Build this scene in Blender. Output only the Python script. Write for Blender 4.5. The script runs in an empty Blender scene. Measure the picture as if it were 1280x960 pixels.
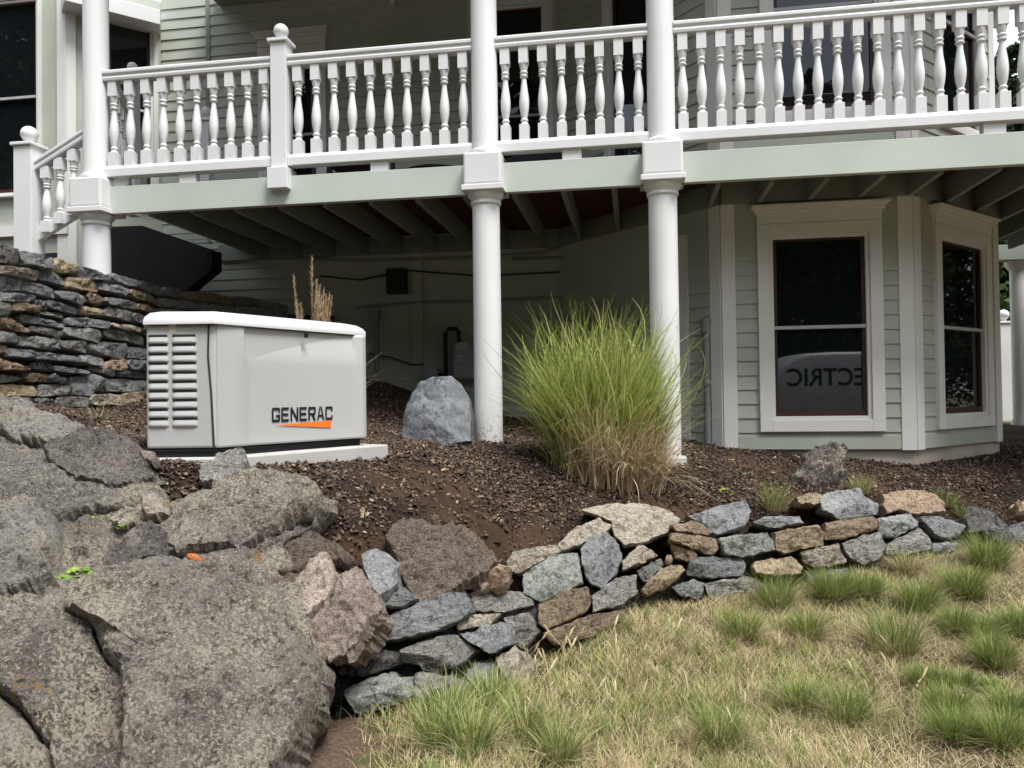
import bpy, math, random
import numpy as np
from mathutils import Vector, Matrix, noise as mnoise
R = math.radians
random.seed(7); RNG = np.random.default_rng(7)
scn = bpy.context.scene
C = scn.collection

# ---------------------------------------------------------------- camera
F_PX, CX, CY = 961.0, 640.0, 480.0          # photograph 1280 x 960
EYE = 1.5                                    # eye height above the lawn, m
PITCH, ROLL = R(0.9), R(0.75)
_F = Vector((0, math.cos(PITCH), math.sin(PITCH)))
_U0 = Vector((0, -math.sin(PITCH), math.cos(PITCH)))
_R0 = Vector((1, 0, 0))
_RT = _R0*math.cos(ROLL) - _U0*math.sin(ROLL)
_UP = _U0*math.cos(ROLL) + _R0*math.sin(ROLL)
EYEP = Vector((0, 0, EYE))
cam = bpy.data.cameras.new('camera'); camo = bpy.data.objects.new('camera', cam); C.objects.link(camo)
cam.sensor_width = 36.0; cam.lens = F_PX/1280*36; cam.clip_start = 0.05; cam.clip_end = 2000
M = Matrix((_RT, _UP, -_F)).transposed().to_4x4(); M.translation = EYEP
camo.matrix_world = M
scn.camera = camo
# ---------------------------------------------------------------- sky, sun, exposure
SUN_EL, SUN_AZ = R(62), R(142)               # high sun behind bright cloud, behind the camera to the right
world = bpy.data.worlds.new('World'); scn.world = world; world.use_nodes = True
wn = world.node_tree; wn.nodes.clear()
sky = wn.nodes.new('ShaderNodeTexSky'); sky.sky_type = 'NISHITA'; sky.sun_disc = False
sky.sun_elevation = SUN_EL; sky.sun_rotation = SUN_AZ
sky.air_density = 1.0; sky.dust_density = 2.5; sky.ozone_density = 1.0
tc = wn.nodes.new('ShaderNodeTexCoord')
cl = wn.nodes.new('ShaderNodeTexNoise'); cl.inputs['Scale'].default_value = 2.2; cl.inputs['Detail'].default_value = 7
cr = wn.nodes.new('ShaderNodeValToRGB'); cr.color_ramp.elements[0].position = .36; cr.color_ramp.elements[1].position = .56
cr.color_ramp.elements[0].color = (.12, .12, .12, 1)
mx = wn.nodes.new('ShaderNodeMix'); mx.data_type = 'RGBA'
mx.inputs[7].default_value = (10.6, 11.1, 12.0, 1)      # cloud radiance in the sky's own units
bg = wn.nodes.new('ShaderNodeBackground'); bg.inputs[1].default_value = 0.09
wo = wn.nodes.new('ShaderNodeOutputWorld')
wn.links.new(tc.outputs['Generated'], cl.inputs['Vector']); wn.links.new(cl.outputs[0], cr.inputs[0])
wn.links.new(cr.outputs[0], mx.inputs[0]); wn.links.new(sky.outputs[0], mx.inputs[6])
wn.links.new(mx.outputs[2], bg.inputs[0]); wn.links.new(bg.outputs[0], wo.inputs[0])
sl = bpy.data.lights.new('sun', 'SUN'); sl.energy = 3.3; sl.angle = R(24); sl.color = (1, .985, .965)
so = bpy.data.objects.new('sun', sl); C.objects.link(so)
# sky sun_rotation: 0 = +Y, clockwise seen from above
sd_ = Vector((math.sin(SUN_AZ)*math.cos(SUN_EL), math.cos(SUN_AZ)*math.cos(SUN_EL), math.sin(SUN_EL)))
so.rotation_euler = (-sd_).to_track_quat('-Z', 'Y').to_euler(); so.location = (0, -5, 12)
scn.render.engine = 'CYCLES'
scn.view_settings.view_transform = 'Standard'; scn.view_settings.look = 'None'
scn.view_settings.exposure = 0.8; scn.view_settings.gamma = 1.0

# ---------------------------------------------------------------- pixel helpers
def ray(px, py):
    return _F + _RT*((px-CX)/F_PX) + _UP*((CY-py)/F_PX)
def P(px, py, Y):                             # point on the pixel's ray at world depth Y
    r = ray(px, py); return EYEP + r*(Y/r.y)
DA = math.atan(.157)
dX, dY = math.cos(DA), -math.sin(DA)          # along the house front, to the right
nX, nY = math.sin(DA), math.cos(DA)           # into the house
O2 = (1.15, 5.83)
def W(s, t, z=0.0):
    return Vector((O2[0]+s*dX+t*nX, O2[1]+s*dY+t*nY, z))
def PL(px, py, t):                            # pixel ray meets the vertical plane t
    r = ray(px, py); k = (t+nX*O2[0]+nY*O2[1])/(nX*r.x+nY*r.y); return EYEP+r*k
def ST(v):
    x, y = v.x-O2[0], v.y-O2[1]; return x*dX+y*dY, x*nX+y*nY

# ---------------------------------------------------------------- object helpers
WL = {}
def _link(o, parent, wloc):
    C.objects.link(o); WL[o.name] = Vector(wloc)
    if parent is not None:
        o.parent = parent; o.location = Vector(wloc)-WL[parent.name]
    else:
        o.location = wloc
    return o
def tag(o, label=None, cat=None, group=None, kind=None):
    if label: o['label'] = label
    if cat: o['category'] = cat
    if group: o['group'] = group
    if kind: o['kind'] = kind
    return o
def thing(name, loc, label, cat, group=None):
    o = bpy.data.objects.new(name, None); o.empty_display_size = .1
    _link(o, None, loc); return tag(o, label, cat, group)
def newmesh(name, verts, faces, mat, smooth=False, angle=None):
    me = bpy.data.meshes.new(name); me.from_pydata([tuple(v) for v in verts], [], faces)
    if mat: me.materials.append(mat)
    if smooth or angle:
        me.polygons.foreach_set('use_smooth', [True]*len(me.polygons))
        if angle: me.set_sharp_from_angle(angle=R(angle))
    me.update(); return me
def mk(name, verts, faces, mat, parent=None, smooth=False, angle=None, origin=None):
    """world-space verts -> object whose origin is its base centre"""
    a = np.array([tuple(v) for v in verts], float)
    if origin is None:
        origin = ((a[:,0].min()+a[:,0].max())/2, (a[:,1].min()+a[:,1].max())/2, a[:,2].min())
    a = a-np.array(origin)
    return _link(bpy.data.objects.new(name, newmesh(name, a.tolist(), faces, mat, smooth, angle)), parent, origin)
def inst(name, me, parent, wloc, rz=0.0, scale=None, label=None):
    o = bpy.data.objects.new(name, me); _link(o, parent, wloc); o.rotation_euler = (0, 0, rz)
    if scale: o.scale = scale
    return o
class MB:
    def __init__(s): s.v = []; s.f = []
    def add(s, v, f):
        n = len(s.v); s.v += [Vector(x) for x in v]; s.f += [tuple(i+n for i in q) for q in f]; return s
    def hexa(s, p):           # 8 points: bottom 4 ccw, top 4 ccw
        return s.add(p, [(3,2,1,0),(4,5,6,7),(0,1,5,4),(1,2,6,5),(2,3,7,6),(3,0,4,7)])
    def box(s, s0, s1, t0, t1, z0, z1):      # box in the house frame (s, t, z)
        return s.hexa([W(s0,t0,z0),W(s1,t0,z0),W(s1,t1,z0),W(s0,t1,z0),W(s0,t0,z1),W(s1,t0,z1),W(s1,t1,z1),W(s0,t1,z1)])
    def abox(s, x0, x1, y0, y1, z0, z1):
        return s.hexa([(x0,y0,z0),(x1,y0,z0),(x1,y1,z0),(x0,y1,z0),(x0,y0,z1),(x1,y0,z1),(x1,y1,z1),(x0,y1,z1)])
    def prism(s, poly, a, b):  # poly = list of points, swept by vectors a..b
        n = len(poly); a = Vector(a); b = Vector(b)
        v = [Vector(p)+a for p in poly]+[Vector(p)+b for p in poly]
        f = [tuple(range(n-1,-1,-1)), tuple(range(n,2*n))]+[(i,(i+1)%n,n+(i+1)%n,n+i) for i in range(n)]
        return s.add(v, f)
    def lathe(s, c, prof, n=20):
        v = []; f = []
        for (r, z) in prof:
            for k in range(n):
                a = 2*math.pi*k/n; v.append((c[0]+r*math.cos(a), c[1]+r*math.sin(a), c[2]+z))
        for j in range(len(prof)-1):
            for k in range(n): f.append((j*n+k, j*n+(k+1)%n, (j+1)*n+(k+1)%n, (j+1)*n+k))
        f.append(tuple(range(n-1,-1,-1))); m = (len(prof)-1)*n; f.append(tuple(range(m, m+n)))
        return s.add(v, f)
    def tube(s, pts, rad, n=8):
        pts = [Vector(p) for p in pts]; v = []; f = []
        rr = rad if isinstance(rad, (list, tuple)) else [rad]*len(pts)
        for i, p in enumerate(pts):
            d = (pts[min(i+1,len(pts)-1)]-pts[max(i-1,0)]).normalized()
            a = d.cross(Vector((0,0,1)) if abs(d.z) < .9 else Vector((1,0,0))).normalized(); b = d.cross(a)
            for k in range(n):
                t = 2*math.pi*k/n; v.append(p+(a*math.cos(t)+b*math.sin(t))*rr[i])
        for i in range(len(pts)-1):
            for k in range(n): f.append((i*n+k, i*n+(k+1)%n, (i+1)*n+(k+1)%n, (i+1)*n+k))
        f.append(tuple(range(n-1,-1,-1))); m = (len(pts)-1)*n; f.append(tuple(range(m, m+n)))
        return s.add(v, f)
    def build(s, name, mat, parent=None, smooth=False, angle=None, bevel=0.0, origin=None):
        o = mk(name, s.v, s.f, mat, parent, smooth, angle, origin)
        if bevel:
            m = o.modifiers.new('bevel', 'BEVEL'); m.width = bevel; m.segments = 2; m.limit_method = 'ANGLE'
        return o

# ---------------------------------------------------------------- materials
def mat(name, rough=.7, spec=.3):
    m = bpy.data.materials.new(name); m.use_nodes = True
    b = m.node_tree.nodes['Principled BSDF']; b.inputs['Roughness'].default_value = rough
    b.inputs['Specular IOR Level'].default_value = spec
    return m, m.node_tree, b
def nd(nt, typ, **kw):
    n = nt.nodes.new('ShaderNode'+typ)
    for k, v in kw.items():
        k2 = k.replace('_', ' ')
        if k2 in n.inputs:
            if hasattr(v, 'node'): nt.links.new(v, n.inputs[k2])
            else: n.inputs[k2].default_value = v
        else: setattr(n, k, v)
    return n
def ramp(nt, fac, stops):
    r = nt.nodes.new('ShaderNodeValToRGB'); e = r.color_ramp.elements
    while len(e) < len(stops): e.new(.5)
    for i, (p, c) in enumerate(stops):
        e[i].position = p; e[i].color = (*c, 1) if len(c) == 3 else c
    nt.links.new(fac, r.inputs[0]); return r.outputs[0]
def mixc(nt, fac, a, b, mode='MIX'):
    m = nt.nodes.new('ShaderNodeMix'); m.data_type = 'RGBA'; m.blend_type = mode
    for i, x in ((0, fac), (6, a), (7, b)):
        if hasattr(x, 'node'): nt.links.new(x, m.inputs[i])
        else: m.inputs[i].default_value = x if i == 0 else (*x, 1) if len(x) == 3 else x
    return m.outputs[2]
def bump(nt, b, h, strength=.5, dist=.02):
    n = nd(nt, 'Bump', Strength=strength, Distance=dist, Height=h); nt.links.new(n.outputs[0], b.inputs['Normal'])
def coords(nt, stretch=None, rot=None):
    g = nd(nt, 'NewGeometry').outputs['Position']
    if stretch:
        mp = nd(nt, 'Mapping', Vector=g); mp.inputs['Scale'].default_value = stretch
        if rot: mp.inputs['Rotation'].default_value = rot
        return mp.outputs[0]
    return g
def k(a, s): return tuple(x*s for x in a)
def paint(name, col, rough=.45, var=.08, grain=True, stain=None):
    m, nt, b = mat(name, rough, .35)
    g = coords(nt)
    n1 = nd(nt, 'TexNoise', Vector=g, Scale=1.7, Detail=5.0).outputs[0]
    c = ramp(nt, n1, [(.3, k(col, 1-var)), (.7, k(col, 1+var*.4))])
    n2 = nd(nt, 'TexNoise', Vector=coords(nt, (3, 3, 70)), Scale=1.0, Detail=4.0).outputs[0]
    if stain:
        sp = nd(nt, 'SeparateXYZ', Vector=g).outputs['Z']
        zr = nd(nt, 'MapRange', Value=sp); zr.inputs[1].default_value = stain[0]; zr.inputs[2].default_value = stain[1]
        zr.inputs[3].default_value = 1; zr.inputs[4].default_value = 0
        ns = nd(nt, 'TexNoise', Vector=g, Scale=45.0, Detail=6.0).outputs[0]
        ml = nd(nt, 'Math', operation='MULTIPLY'); nt.links.new(zr.outputs[0], ml.inputs[0]); nt.links.new(ramp(nt, ns, [(.50, (0,0,0)), (.66, (1,1,1))]), ml.inputs[1])
        c = mixc(nt, ml.outputs[0], c, (.16, .10, .06))
    nt.links.new(c, b.inputs['Base Color'])
    if grain: bump(nt, b, n2, .12, .004)
    return m
def flat(name, col, rough=.6, spec=.3, metal=0):
    m, nt, b = mat(name, rough, spec); b.inputs['Metallic'].default_value = metal
    n1 = nd(nt, 'TexNoise', Vector=coords(nt), Scale=9.0, Detail=5.0).outputs[0]
    nt.links.new(ramp(nt, n1, [(.3, k(col, .86)), (.7, k(col, 1.08))]), b.inputs['Base Color'])
    return m
def rock(name, dark, mid, light, layer=None, scale=9., lichen=0., orange=0., bstr=.8, vein=None, bright=1.35, speck=.6):
    m, nt, b = mat(name, .9, .15)
    dark, mid, light = k(dark, bright*.85), k(mid, bright), k(light, bright*1.1)
    oi = nd(nt, 'ObjectInfo').outputs['Random']
    g = coords(nt, layer[0], layer[1]) if layer else coords(nt)
    off = nd(nt, 'Math', operation='MULTIPLY'); nt.links.new(oi, off.inputs[0]); off.inputs[1].default_value = 37.
    A = nd(nt, 'TexNoise', noise_dimensions='4D', Vector=g, W=off.outputs[0], Scale=scale, Detail=10.0, Roughness=.7, Distortion=.8).outputs[0]
    Bf = nd(nt, 'TexNoise', Vector=coords(nt), Scale=scale*13, Detail=6.0, Roughness=.8).outputs[0]
    D = nd(nt, 'TexNoise', Vector=coords(nt), Scale=scale*3.5, Detail=5.0, Roughness=.7).outputs[0]
    c = ramp(nt, A, [(.36, dark), (.5, mid), (.64, light)])
    c = mixc(nt, speck, c, ramp(nt, Bf, [(.36, k(dark, .7)), (.5, mid), (.64, k(light, 1.2))]))
    c = mixc(nt, ramp(nt, D, [(.52, (0,0,0)), (.64, (.8,)*3)]), c, k(dark, .55))
    val = nd(nt, 'MapRange', Value=oi); val.inputs[3].default_value = .74; val.inputs[4].default_value = 1.22
    hs = nd(nt, 'HueSaturation', Color=c); nt.links.new(val.outputs[0], hs.inputs['Value']); c = hs.outputs[0]
    if vein:
        w = nd(nt, 'TexNoise', Vector=coords(nt), Scale=3.2, Detail=2.0).outputs[0]
        c = mixc(nt, ramp(nt, w, [(.492, (0,0,0)), (.5, (.7,.7,.7)), (.508, (0,0,0))]), c, vein)
    hh = nd(nt, 'Math', operation='ADD'); nt.links.new(A, hh.inputs[0]); nt.links.new(Bf, hh.inputs[1])
    h2 = nd(nt, 'Math', operation='SUBTRACT'); nt.links.new(hh.outputs[0], h2.inputs[0]); nt.links.new(D, h2.inputs[1])
    if lichen:
        L1 = nd(nt, 'TexNoise', Vector=coords(nt), Scale=72.0, Detail=5.0, Roughness=.7).outputs[0]
        L2 = nd(nt, 'TexNoise', Vector=coords(nt), Scale=4.0, Detail=4.0).outputs[0]
        ad = nd(nt, 'Math', operation='MULTIPLY_ADD'); nt.links.new(L2, ad.inputs[0]); ad.inputs[1].default_value = .45; nt.links.new(L1, ad.inputs[2])
        c = mixc(nt, ramp(nt, ad.outputs[0], [(.765, (0,0,0)), (.80, (lichen,)*3)]), c, (.70, .64, .49))
        L4 = nd(nt, 'TexNoise', Vector=coords(nt), Scale=21.0, Detail=7.0, Roughness=.8).outputs[0]
        c = mixc(nt, ramp(nt, L4, [(.60, (0,0,0)), (.72, (lichen*.5,)*3)]), c, (.43, .40, .34))
    if orange:
        L3 = nd(nt, 'TexNoise', Vector=coords(nt), Scale=9.0, Detail=7.0, Roughness=.75).outputs[0]
        c = mixc(nt, ramp(nt, L3, [(.60, (0,0,0)), (.66, (orange,)*3)]), c, (.45, .25, .05))
    nt.links.new(c, b.inputs['Base Color'])
    bump(nt, b, h2.outputs[0], bstr, .05)
    return m
def island(name, stops, rough=.8, trans=0., fine=None):
    m, nt, b = mat(name, rough, .2)
    r = nd(nt, 'NewGeometry').outputs['Random Per Island']
    c = ramp(nt, r, stops); nt.links.new(c, b.inputs['Base Color'])
    if trans:
        tr = nd(nt, 'BsdfTranslucent'); nt.links.new(c, tr.inputs['Color'])
        ms = nd(nt, 'MixShader'); ms.inputs[0].default_value = trans
        nt.links.new(b.outputs[0], ms.inputs[1]); nt.links.new(tr.outputs[0], ms.inputs[2])
        nt.links.new(ms.outputs[0], nt.nodes['Material Output'].inputs[0])
    return m
white = paint('white_paint', (.66, .66, .655), .42, .06)
white_col = paint('white_column_paint', (.66, .66, .655), .42, .06, stain=(1.0, 1.45))
trim = paint('cream_trim_paint', (.66, .65, .62), .5, .06)
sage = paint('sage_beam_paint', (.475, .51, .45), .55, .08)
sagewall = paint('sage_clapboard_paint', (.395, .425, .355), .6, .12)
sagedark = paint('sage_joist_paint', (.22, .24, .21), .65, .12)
m_deck = flat('red_stained_decking', (.09, .035, .022), .8)
glass, _nt, _b = mat('dark_window_glass', .015, .5); _b.inputs['Base Color'].default_value = (.006, .008, .009, 1); _b.inputs['IOR'].default_value = 1.6
sash = flat('dark_bronze_sash', (.045, .022, .018), .45)
mrail = flat('grey_meeting_rail', (.40, .41, .41), .4)
concrete = paint('concrete', (.42, .41, .385), .9, .18, False)
foundation = paint('foundation_concrete', (.44, .40, .33), .9, .25, False)
black = flat('black_plastic', (.012, .012, .014), .5)
darkwood = flat('dark_stair_underside', (.018, .016, .017), .9)
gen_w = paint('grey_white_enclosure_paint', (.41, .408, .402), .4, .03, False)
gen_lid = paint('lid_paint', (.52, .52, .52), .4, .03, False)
orange = flat('orange_print', (.85, .17, .02), .5)
slot = flat('louver_slot_shadow_gap', (.03, .03, .035), .8)
pipe_m = flat('galvanised_conduit', (.26, .27, .28), .5, .4, .3)
meter_m = flat('grey_meter_enamel', (.30, .33, .34), .5)
fauxrock = rock('moulded_grey_rock', (.15, .16, .17), (.22, .23, .245), (.30, .31, .32), scale=5, bstr=.35, bright=.75, speck=.2)
H_ = ((1.2, 1.2, 7), (0, .12, .3))
RK = dict(
 slate=rock('slate_stone', (.08,.083,.082), (.158,.162,.160), (.295,.30,.29), H_, bright=1.75),
 blue=rock('blue_grey_stone', (.125,.128,.13), (.22,.224,.224), (.35,.35,.34), None, 7, vein=(.42,.42,.40)),
 green=rock('green_grey_stone', (.13,.14,.125), (.235,.245,.22), (.37,.375,.33), None, 6),
 tan=rock('tan_stone', (.17,.125,.075), (.33,.26,.165), (.50,.43,.31), H_, 7),
 pale=rock('pale_tan_stone', (.19,.16,.12), (.32,.28,.22), (.46,.42,.345), H_, 6),
 pink=rock('pink_granite', (.22,.16,.135), (.38,.30,.255), (.58,.51,.44), None, 12),
 orange=rock('orange_granite', (.28,.18,.12), (.46,.33,.235), (.62,.50,.39), None, 12),
 rust=rock('rusty_brown_stone', (.11,.078,.05), (.23,.17,.115), (.37,.30,.22), H_, 8, bright=1.6),
 dark=rock('dark_gneiss', (.05,.045,.045), (.11,.105,.10), (.26,.25,.23), ((1.5,1.5,11),(0,.25,0)), 8),
 gneiss=rock('banded_gneiss', (.10,.095,.085), (.23,.22,.20), (.46,.44,.39), ((1.5,1.5,9),(.2,.5,.4)), 8),
 brownrock=rock('brown_boulder_rock', (.085,.065,.05), (.185,.145,.115), (.31,.255,.21), ((2,2,6),(0,.3,0)), 9, bstr=1.),
 outcrop=rock('lichen_outcrop_rock', (.10,.085,.07), (.255,.225,.19), (.44,.40,.345), None, 8, lichen=.85, orange=.0, bstr=1.),
 outcrop2=rock('orange_lichen_outcrop_rock', (.10,.085,.07), (.255,.225,.19), (.44,.40,.345), None, 8, lichen=.8, orange=.75, bstr=1.),
 greyrock=rock('pale_outcrop_rock', (.13,.12,.105), (.27,.25,.22), (.44,.415,.37), ((1.5,1.5,4),(.3,.3,0)), 8, lichen=.55, bstr=1.),
 darkrock=rock('dark_outcrop_rock', (.065,.057,.05), (.155,.14,.125), (.29,.27,.245), None, 12, lichen=.35, bstr=1.),
)
# ---------------------------------------------------------------- terrain
def tps(pts):
    p = np.array(pts, float); X = p[:, :2]; n = len(p)
    d = np.linalg.norm(X[:,None]-X[None], axis=2); K = np.where(d > 0, d**2*np.log(d+1e-9), 0)+np.eye(n)*.02
    Q = np.c_[np.ones(n), X]; A = np.block([[K, Q], [Q.T, np.zeros((3,3))]])
    w = np.linalg.solve(A, np.r_[p[:,2], 0, 0, 0])
    def f(x, y):
        x = np.asarray(x, float); y = np.asarray(y, float); out = w[n]+w[n+1]*x+w[n+2]*y
        for i in range(n):
            r2 = (x-X[i,0])**2+(y-X[i,1])**2; out = out+w[i]*.5*r2*np.log(r2+1e-12)
        return out
    return f
def Zr(x, y):                                  # depth of the rock outcrop at a pixel
    return float(np.interp(y, [480,500,560,620,700,830,960,1100], [4.7,4.4,3.75,3.35,3.0,2.6,2.35,2.2]))+(x-200)*.0008
def cp(*rows): return [tuple(P(*r)) for r in rows]
BED = cp((210,590,3.55),(260,588,3.62),(330,584,3.85),(370,582,4.0),(430,577,4.3),(482,570,4.58),(615,552,6.1),(545,552,5.6),(838,574,5.83),(905,560,6.6),(1143,582,6.37),(1246,566,7.3),
 (480,482,8.3),(530,500,8.35),(600,520,8.2),(700,530,8.0),(100,522,5.2),(20,507,5.0),(170,520,6.2),(330,560,5.4),(430,665,3.62),(520,655,3.95),(470,700,3.5),(560,640,4.1),
 (650,690,4.1),(740,642,4.68),(820,630,4.92),(890,640,5.0),(960,650,4.98),(1040,640,5.1),(1130,640,5.3),(1210,650,5.5),(1280,640,5.7),(1010,600,5.7),(1190,600,6.0),(1262,528,10.5),
 (390,740,3.15),(340,700,3.35),(250,640,3.55))
BED += [(9,12,EYE-.5),(14,20,EYE-.6),(4,13,EYE-.4),(-6,12,EYE+.2),(6.5,7.5,EYE-.6),(30,60,EYE-1.5),(-30,60,EYE+1)]
for x in (-80, 0, 60, 120, 180, 250, 330):
    for y in (560, 640, 740, 860, 980):
        q = P(x, y, Zr(x, y)+.14); BED.append((q.x, q.y, q.z-.05))
LAWN = cp((430,895,3.3),(560,885,3.35),(680,838,3.75),(800,770,4.2),(900,752,4.5),(1000,742,4.7),(1100,712,4.9),(1180,695,5.1),(1280,690,5.2),
 (480,940,2.95),(800,960,3.0),(1280,960,2.9),(1000,850,3.72),(1280,800,4.0),(400,950,2.85),(700,890,3.3))
LAWN += [(0,.8,0),(3,.8,.1),(-3,.8,-.1),(0,-10,-.25),(12,-10,-.1),(-12,-10,-.3),(12,5,.5),(0,-60,-1),(60,-60,-1),(-60,-60,-1),(60,40,0),(-60,30,0)]
bedf, lawnf = tps(BED), tps(LAWN)
WALL_LINE = [(-9,1.0),(-2.2,1.75),(-1.15,2.5),(-.78,3.2),(-.28,3.37),(.156,3.78),(.70,4.24),(1.22,4.54),(1.76,4.74),(2.35,4.95),(2.9,5.15),(4.6,5.9),(8,7.5),(30,14)]
TERR_LINE = [(-3.52,-2),(-3.52,5.1),(-3.46,6.25),(-3.43,7.2),(-3.12,7.9),(-2.6,8.36),(-1.9,8.8),(5,12)]
def sdist(x, y, line):
    best = np.full(np.shape(x), 1e9); sg = np.ones(np.shape(x))
    for (ax, ay), (bx, by) in zip(line[:-1], line[1:]):
        ex, ey = bx-ax, by-ay; L = ex*ex+ey*ey
        t = np.clip(((x-ax)*ex+(y-ay)*ey)/L, 0, 1); qx, qy = x-ax-t*ex, y-ay-t*ey
        d = np.hypot(qx, qy); cr = ex*(y-ay)-ey*(x-ax); m = d < best
        best = np.where(m, d, best); sg = np.where(m, np.where(cr >= 0, 1, -1), sg)
    return best*sg
def sstep(a, b, x):
    t = np.clip((x-a)/(b-a), 0, 1); return t*t*(3-2*t)
TERR_Z = EYE+.93
def hgt(x, y):
    x = np.asarray(x, float); y = np.asarray(y, float)
    far = sstep(14, 40, np.hypot(x, y))
    b = bedf(x, y)*(1-far)+(EYE-.7)*far; l = lawnf(x, y)*(1-far)+(-.5)*far
    z = l+(b-l)*sstep(.22, .50, sdist(x, y, WALL_LINE))
    z = z+(TERR_Z-z)*sstep(.02, .12, sdist(x, y, TERR_LINE))*(1-sstep(9.5, 14, y))
    return z
def hz(x, y): return float(hgt(np.array([x]), np.array([y]))[0])
def ground_sheets():
    gx = np.r_[-400,-200,-100,-60,-40,-25,-16,-12,np.arange(-9,9.01,.06),10,11,12,14,18,25,40,60,100,200,400]
    gy = np.r_[-400,-200,-100,-60,-40,-25,-15,-10,-6,-4,-2,-1,0,.6,np.arange(1.2,9.2,.06),9.6,10.2,11,12,14,17,22,30,45,70,110,200,400]
    XX, YY = np.meshgrid(gx, gy); ZZ = hgt(XX, YY)
    fine = (abs(XX) < 9) & (YY > 1.2) & (YY < 9.2)
    nz = np.zeros_like(ZZ)
    for (j, i) in np.argwhere(fine):
        nz[j, i] = mnoise.fractal((XX[j,i]*3, YY[j,i]*3, 0), 1, 2, 4)*.018
    ZZ = ZZ+nz; nx = len(gx)
    V = np.c_[XX.ravel(), YY.ravel(), ZZ.ravel()]
    j, i = np.meshgrid(np.arange(len(gy)-1), np.arange(nx-1), indexing='ij'); a = (j*nx+i).ravel()
    Fq = np.c_[a, a+1, a+1+nx, a+nx]; cen = V[Fq].mean(1)
    sw = sdist(cen[:,0], cen[:,1], WALL_LINE); st = sdist(cen[:,0], cen[:,1], TERR_LINE); rr = np.hypot(cen[:,0], cen[:,1])
    bed = (sw > .05) & (st < .06) & (cen[:,1] < 9.9) & (rr < 13); terr = (st >= .06) & (cen[:,1] < 12) & (cen[:,1] > -2) & ~bed & (rr < 13) & (sw > 0)
    cpx = 640+961*cen[:,0]/np.maximum(cen[:,1], .3); soil = ~bed & ~terr & (cpx < 462+18*np.sin(cen[:,1]*17)) & (cen[:,1] > 1.6) & (cen[:,1] < 3.6) & (cen[:,0] > -3)
    lawn = ~bed & ~terr & ~soil
    for nm, msk, m in (('mulch_bed_ground', bed, m_soil), ('terrace_ground', terr, m_soil), ('lawn_ground', lawn, m_turf), ('bare_soil_ground', soil, m_bare)):
        f = Fq[msk]; u, inv = np.unique(f, return_inverse=True)
        o = mk(nm, V[u].tolist(), inv.reshape(-1, 4).tolist(), m, smooth=True, origin=(0, 0, 0)); tag(o, kind='structure')
def soil_mat():
    m, nt, b = mat('dark_mulch_soil', .95, .1)
    a = nd(nt, 'TexNoise', Vector=coords(nt), Scale=60.0, Detail=8.0, Roughness=.75).outputs[0]
    c2 = nd(nt, 'TexNoise', Vector=coords(nt), Scale=1.6, Detail=4.0).outputs[0]
    c = ramp(nt, a, [(.3, (.012,.009,.007)), (.55, (.05,.034,.025)), (.75, (.12,.085,.06))])
    c = mixc(nt, ramp(nt, c2, [(.47, (0,0,0)), (.62, (.8,)*3)]), c, (.13,.078,.048))
    nt.links.new(c, b.inputs['Base Color']); bump(nt, b, a, 1.0, .03); return m
def turf_mat():
    m, nt, b = mat('dry_turf_soil', .95, .1)
    a = nd(nt, 'TexNoise', Vector=coords(nt), Scale=45.0, Detail=8.0, Roughness=.75).outputs[0]
    c2 = nd(nt, 'TexNoise', Vector=coords(nt), Scale=2.2, Detail=4.0).outputs[0]
    c = ramp(nt, a, [(.3, (.05,.036,.024)), (.55, (.16,.12,.08)), (.75, (.30,.245,.16))])
    c = mixc(nt, ramp(nt, c2, [(.45, (0,0,0)), (.62, (.6,)*3)]), c, (.11,.12,.04))
    nt.links.new(c, b.inputs['Base Color']); bump(nt, b, a, 1.0, .02); return m
def bare_mat():
    m, nt, b = mat('bare_brown_soil', .95, .1); a = nd(nt, 'TexNoise', Vector=coords(nt), Scale=50.0, Detail=8.0, Roughness=.75).outputs[0]
    nt.links.new(ramp(nt, a, [(.3, (.07,.045,.03)), (.55, (.17,.115,.082)), (.75, (.28,.21,.16))]), b.inputs['Base Color']); bump(nt, b, a, 1.0, .02); return m
m_soil, m_turf, m_bare = soil_mat(), turf_mat(), bare_mat()
ground_sheets()

# ---------------------------------------------------------------- house
WT = 2.41                                       # main wall plane behind the deck
BT = .87                                        # bay front plane
BOARD = .122                                    # clapboard exposure
class Facet:
    def __init__(s, a, b):                      # a, b in (s, t)
        s.A = W(*a); s.B = W(*b); s.e = (s.B-s.A); s.L = s.e.length; s.e.normalize()
        s.n = Vector((s.e.y, -s.e.x, 0)); s.rz = math.atan2(s.e.y, s.e.x)
    def pt(s, a, z, off=0.0): return Vector((s.A.x+s.e.x*a+s.n.x*off, s.A.y+s.e.y*a+s.n.y*off, z))
    def px(s, px, py):
        r = ray(px, py); kk = (s.A-EYEP).dot(s.n)/r.dot(s.n); q = EYEP+r*kk
        return (q-s.A).dot(s.e), q.z
    def box(s, mb, a0, a1, z0, z1, o0, o1):
        return mb.hexa([s.pt(a0,z0,o1),s.pt(a1,z0,o1),s.pt(a1,z0,o0),s.pt(a0,z0,o0),s.pt(a0,z1,o1),s.pt(a1,z1,o1),s.pt(a1,z1,o0),s.pt(a0,z1,o0)])
sBL = -1.0; sL = .54; sR = 2.07; sRE = 3.2; tRE = 2.0; sLB = -5.71
fMain = Facet((sLB, WT), (sBL, WT)); fBL = Facet((sBL, WT), (sL, BT)); fBF = Facet((sL, BT), (sR, BT)); fBR = Facet((sR, BT), (sRE, tRE))
fRet = Facet((sRE, tRE), (sRE, 6.0))
fLR = Facet((sLB-.70, WT-.70), (sLB, WT)); fLF = Facet((-9.0, WT-.70), (sLB-.70, WT-.70))
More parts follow.
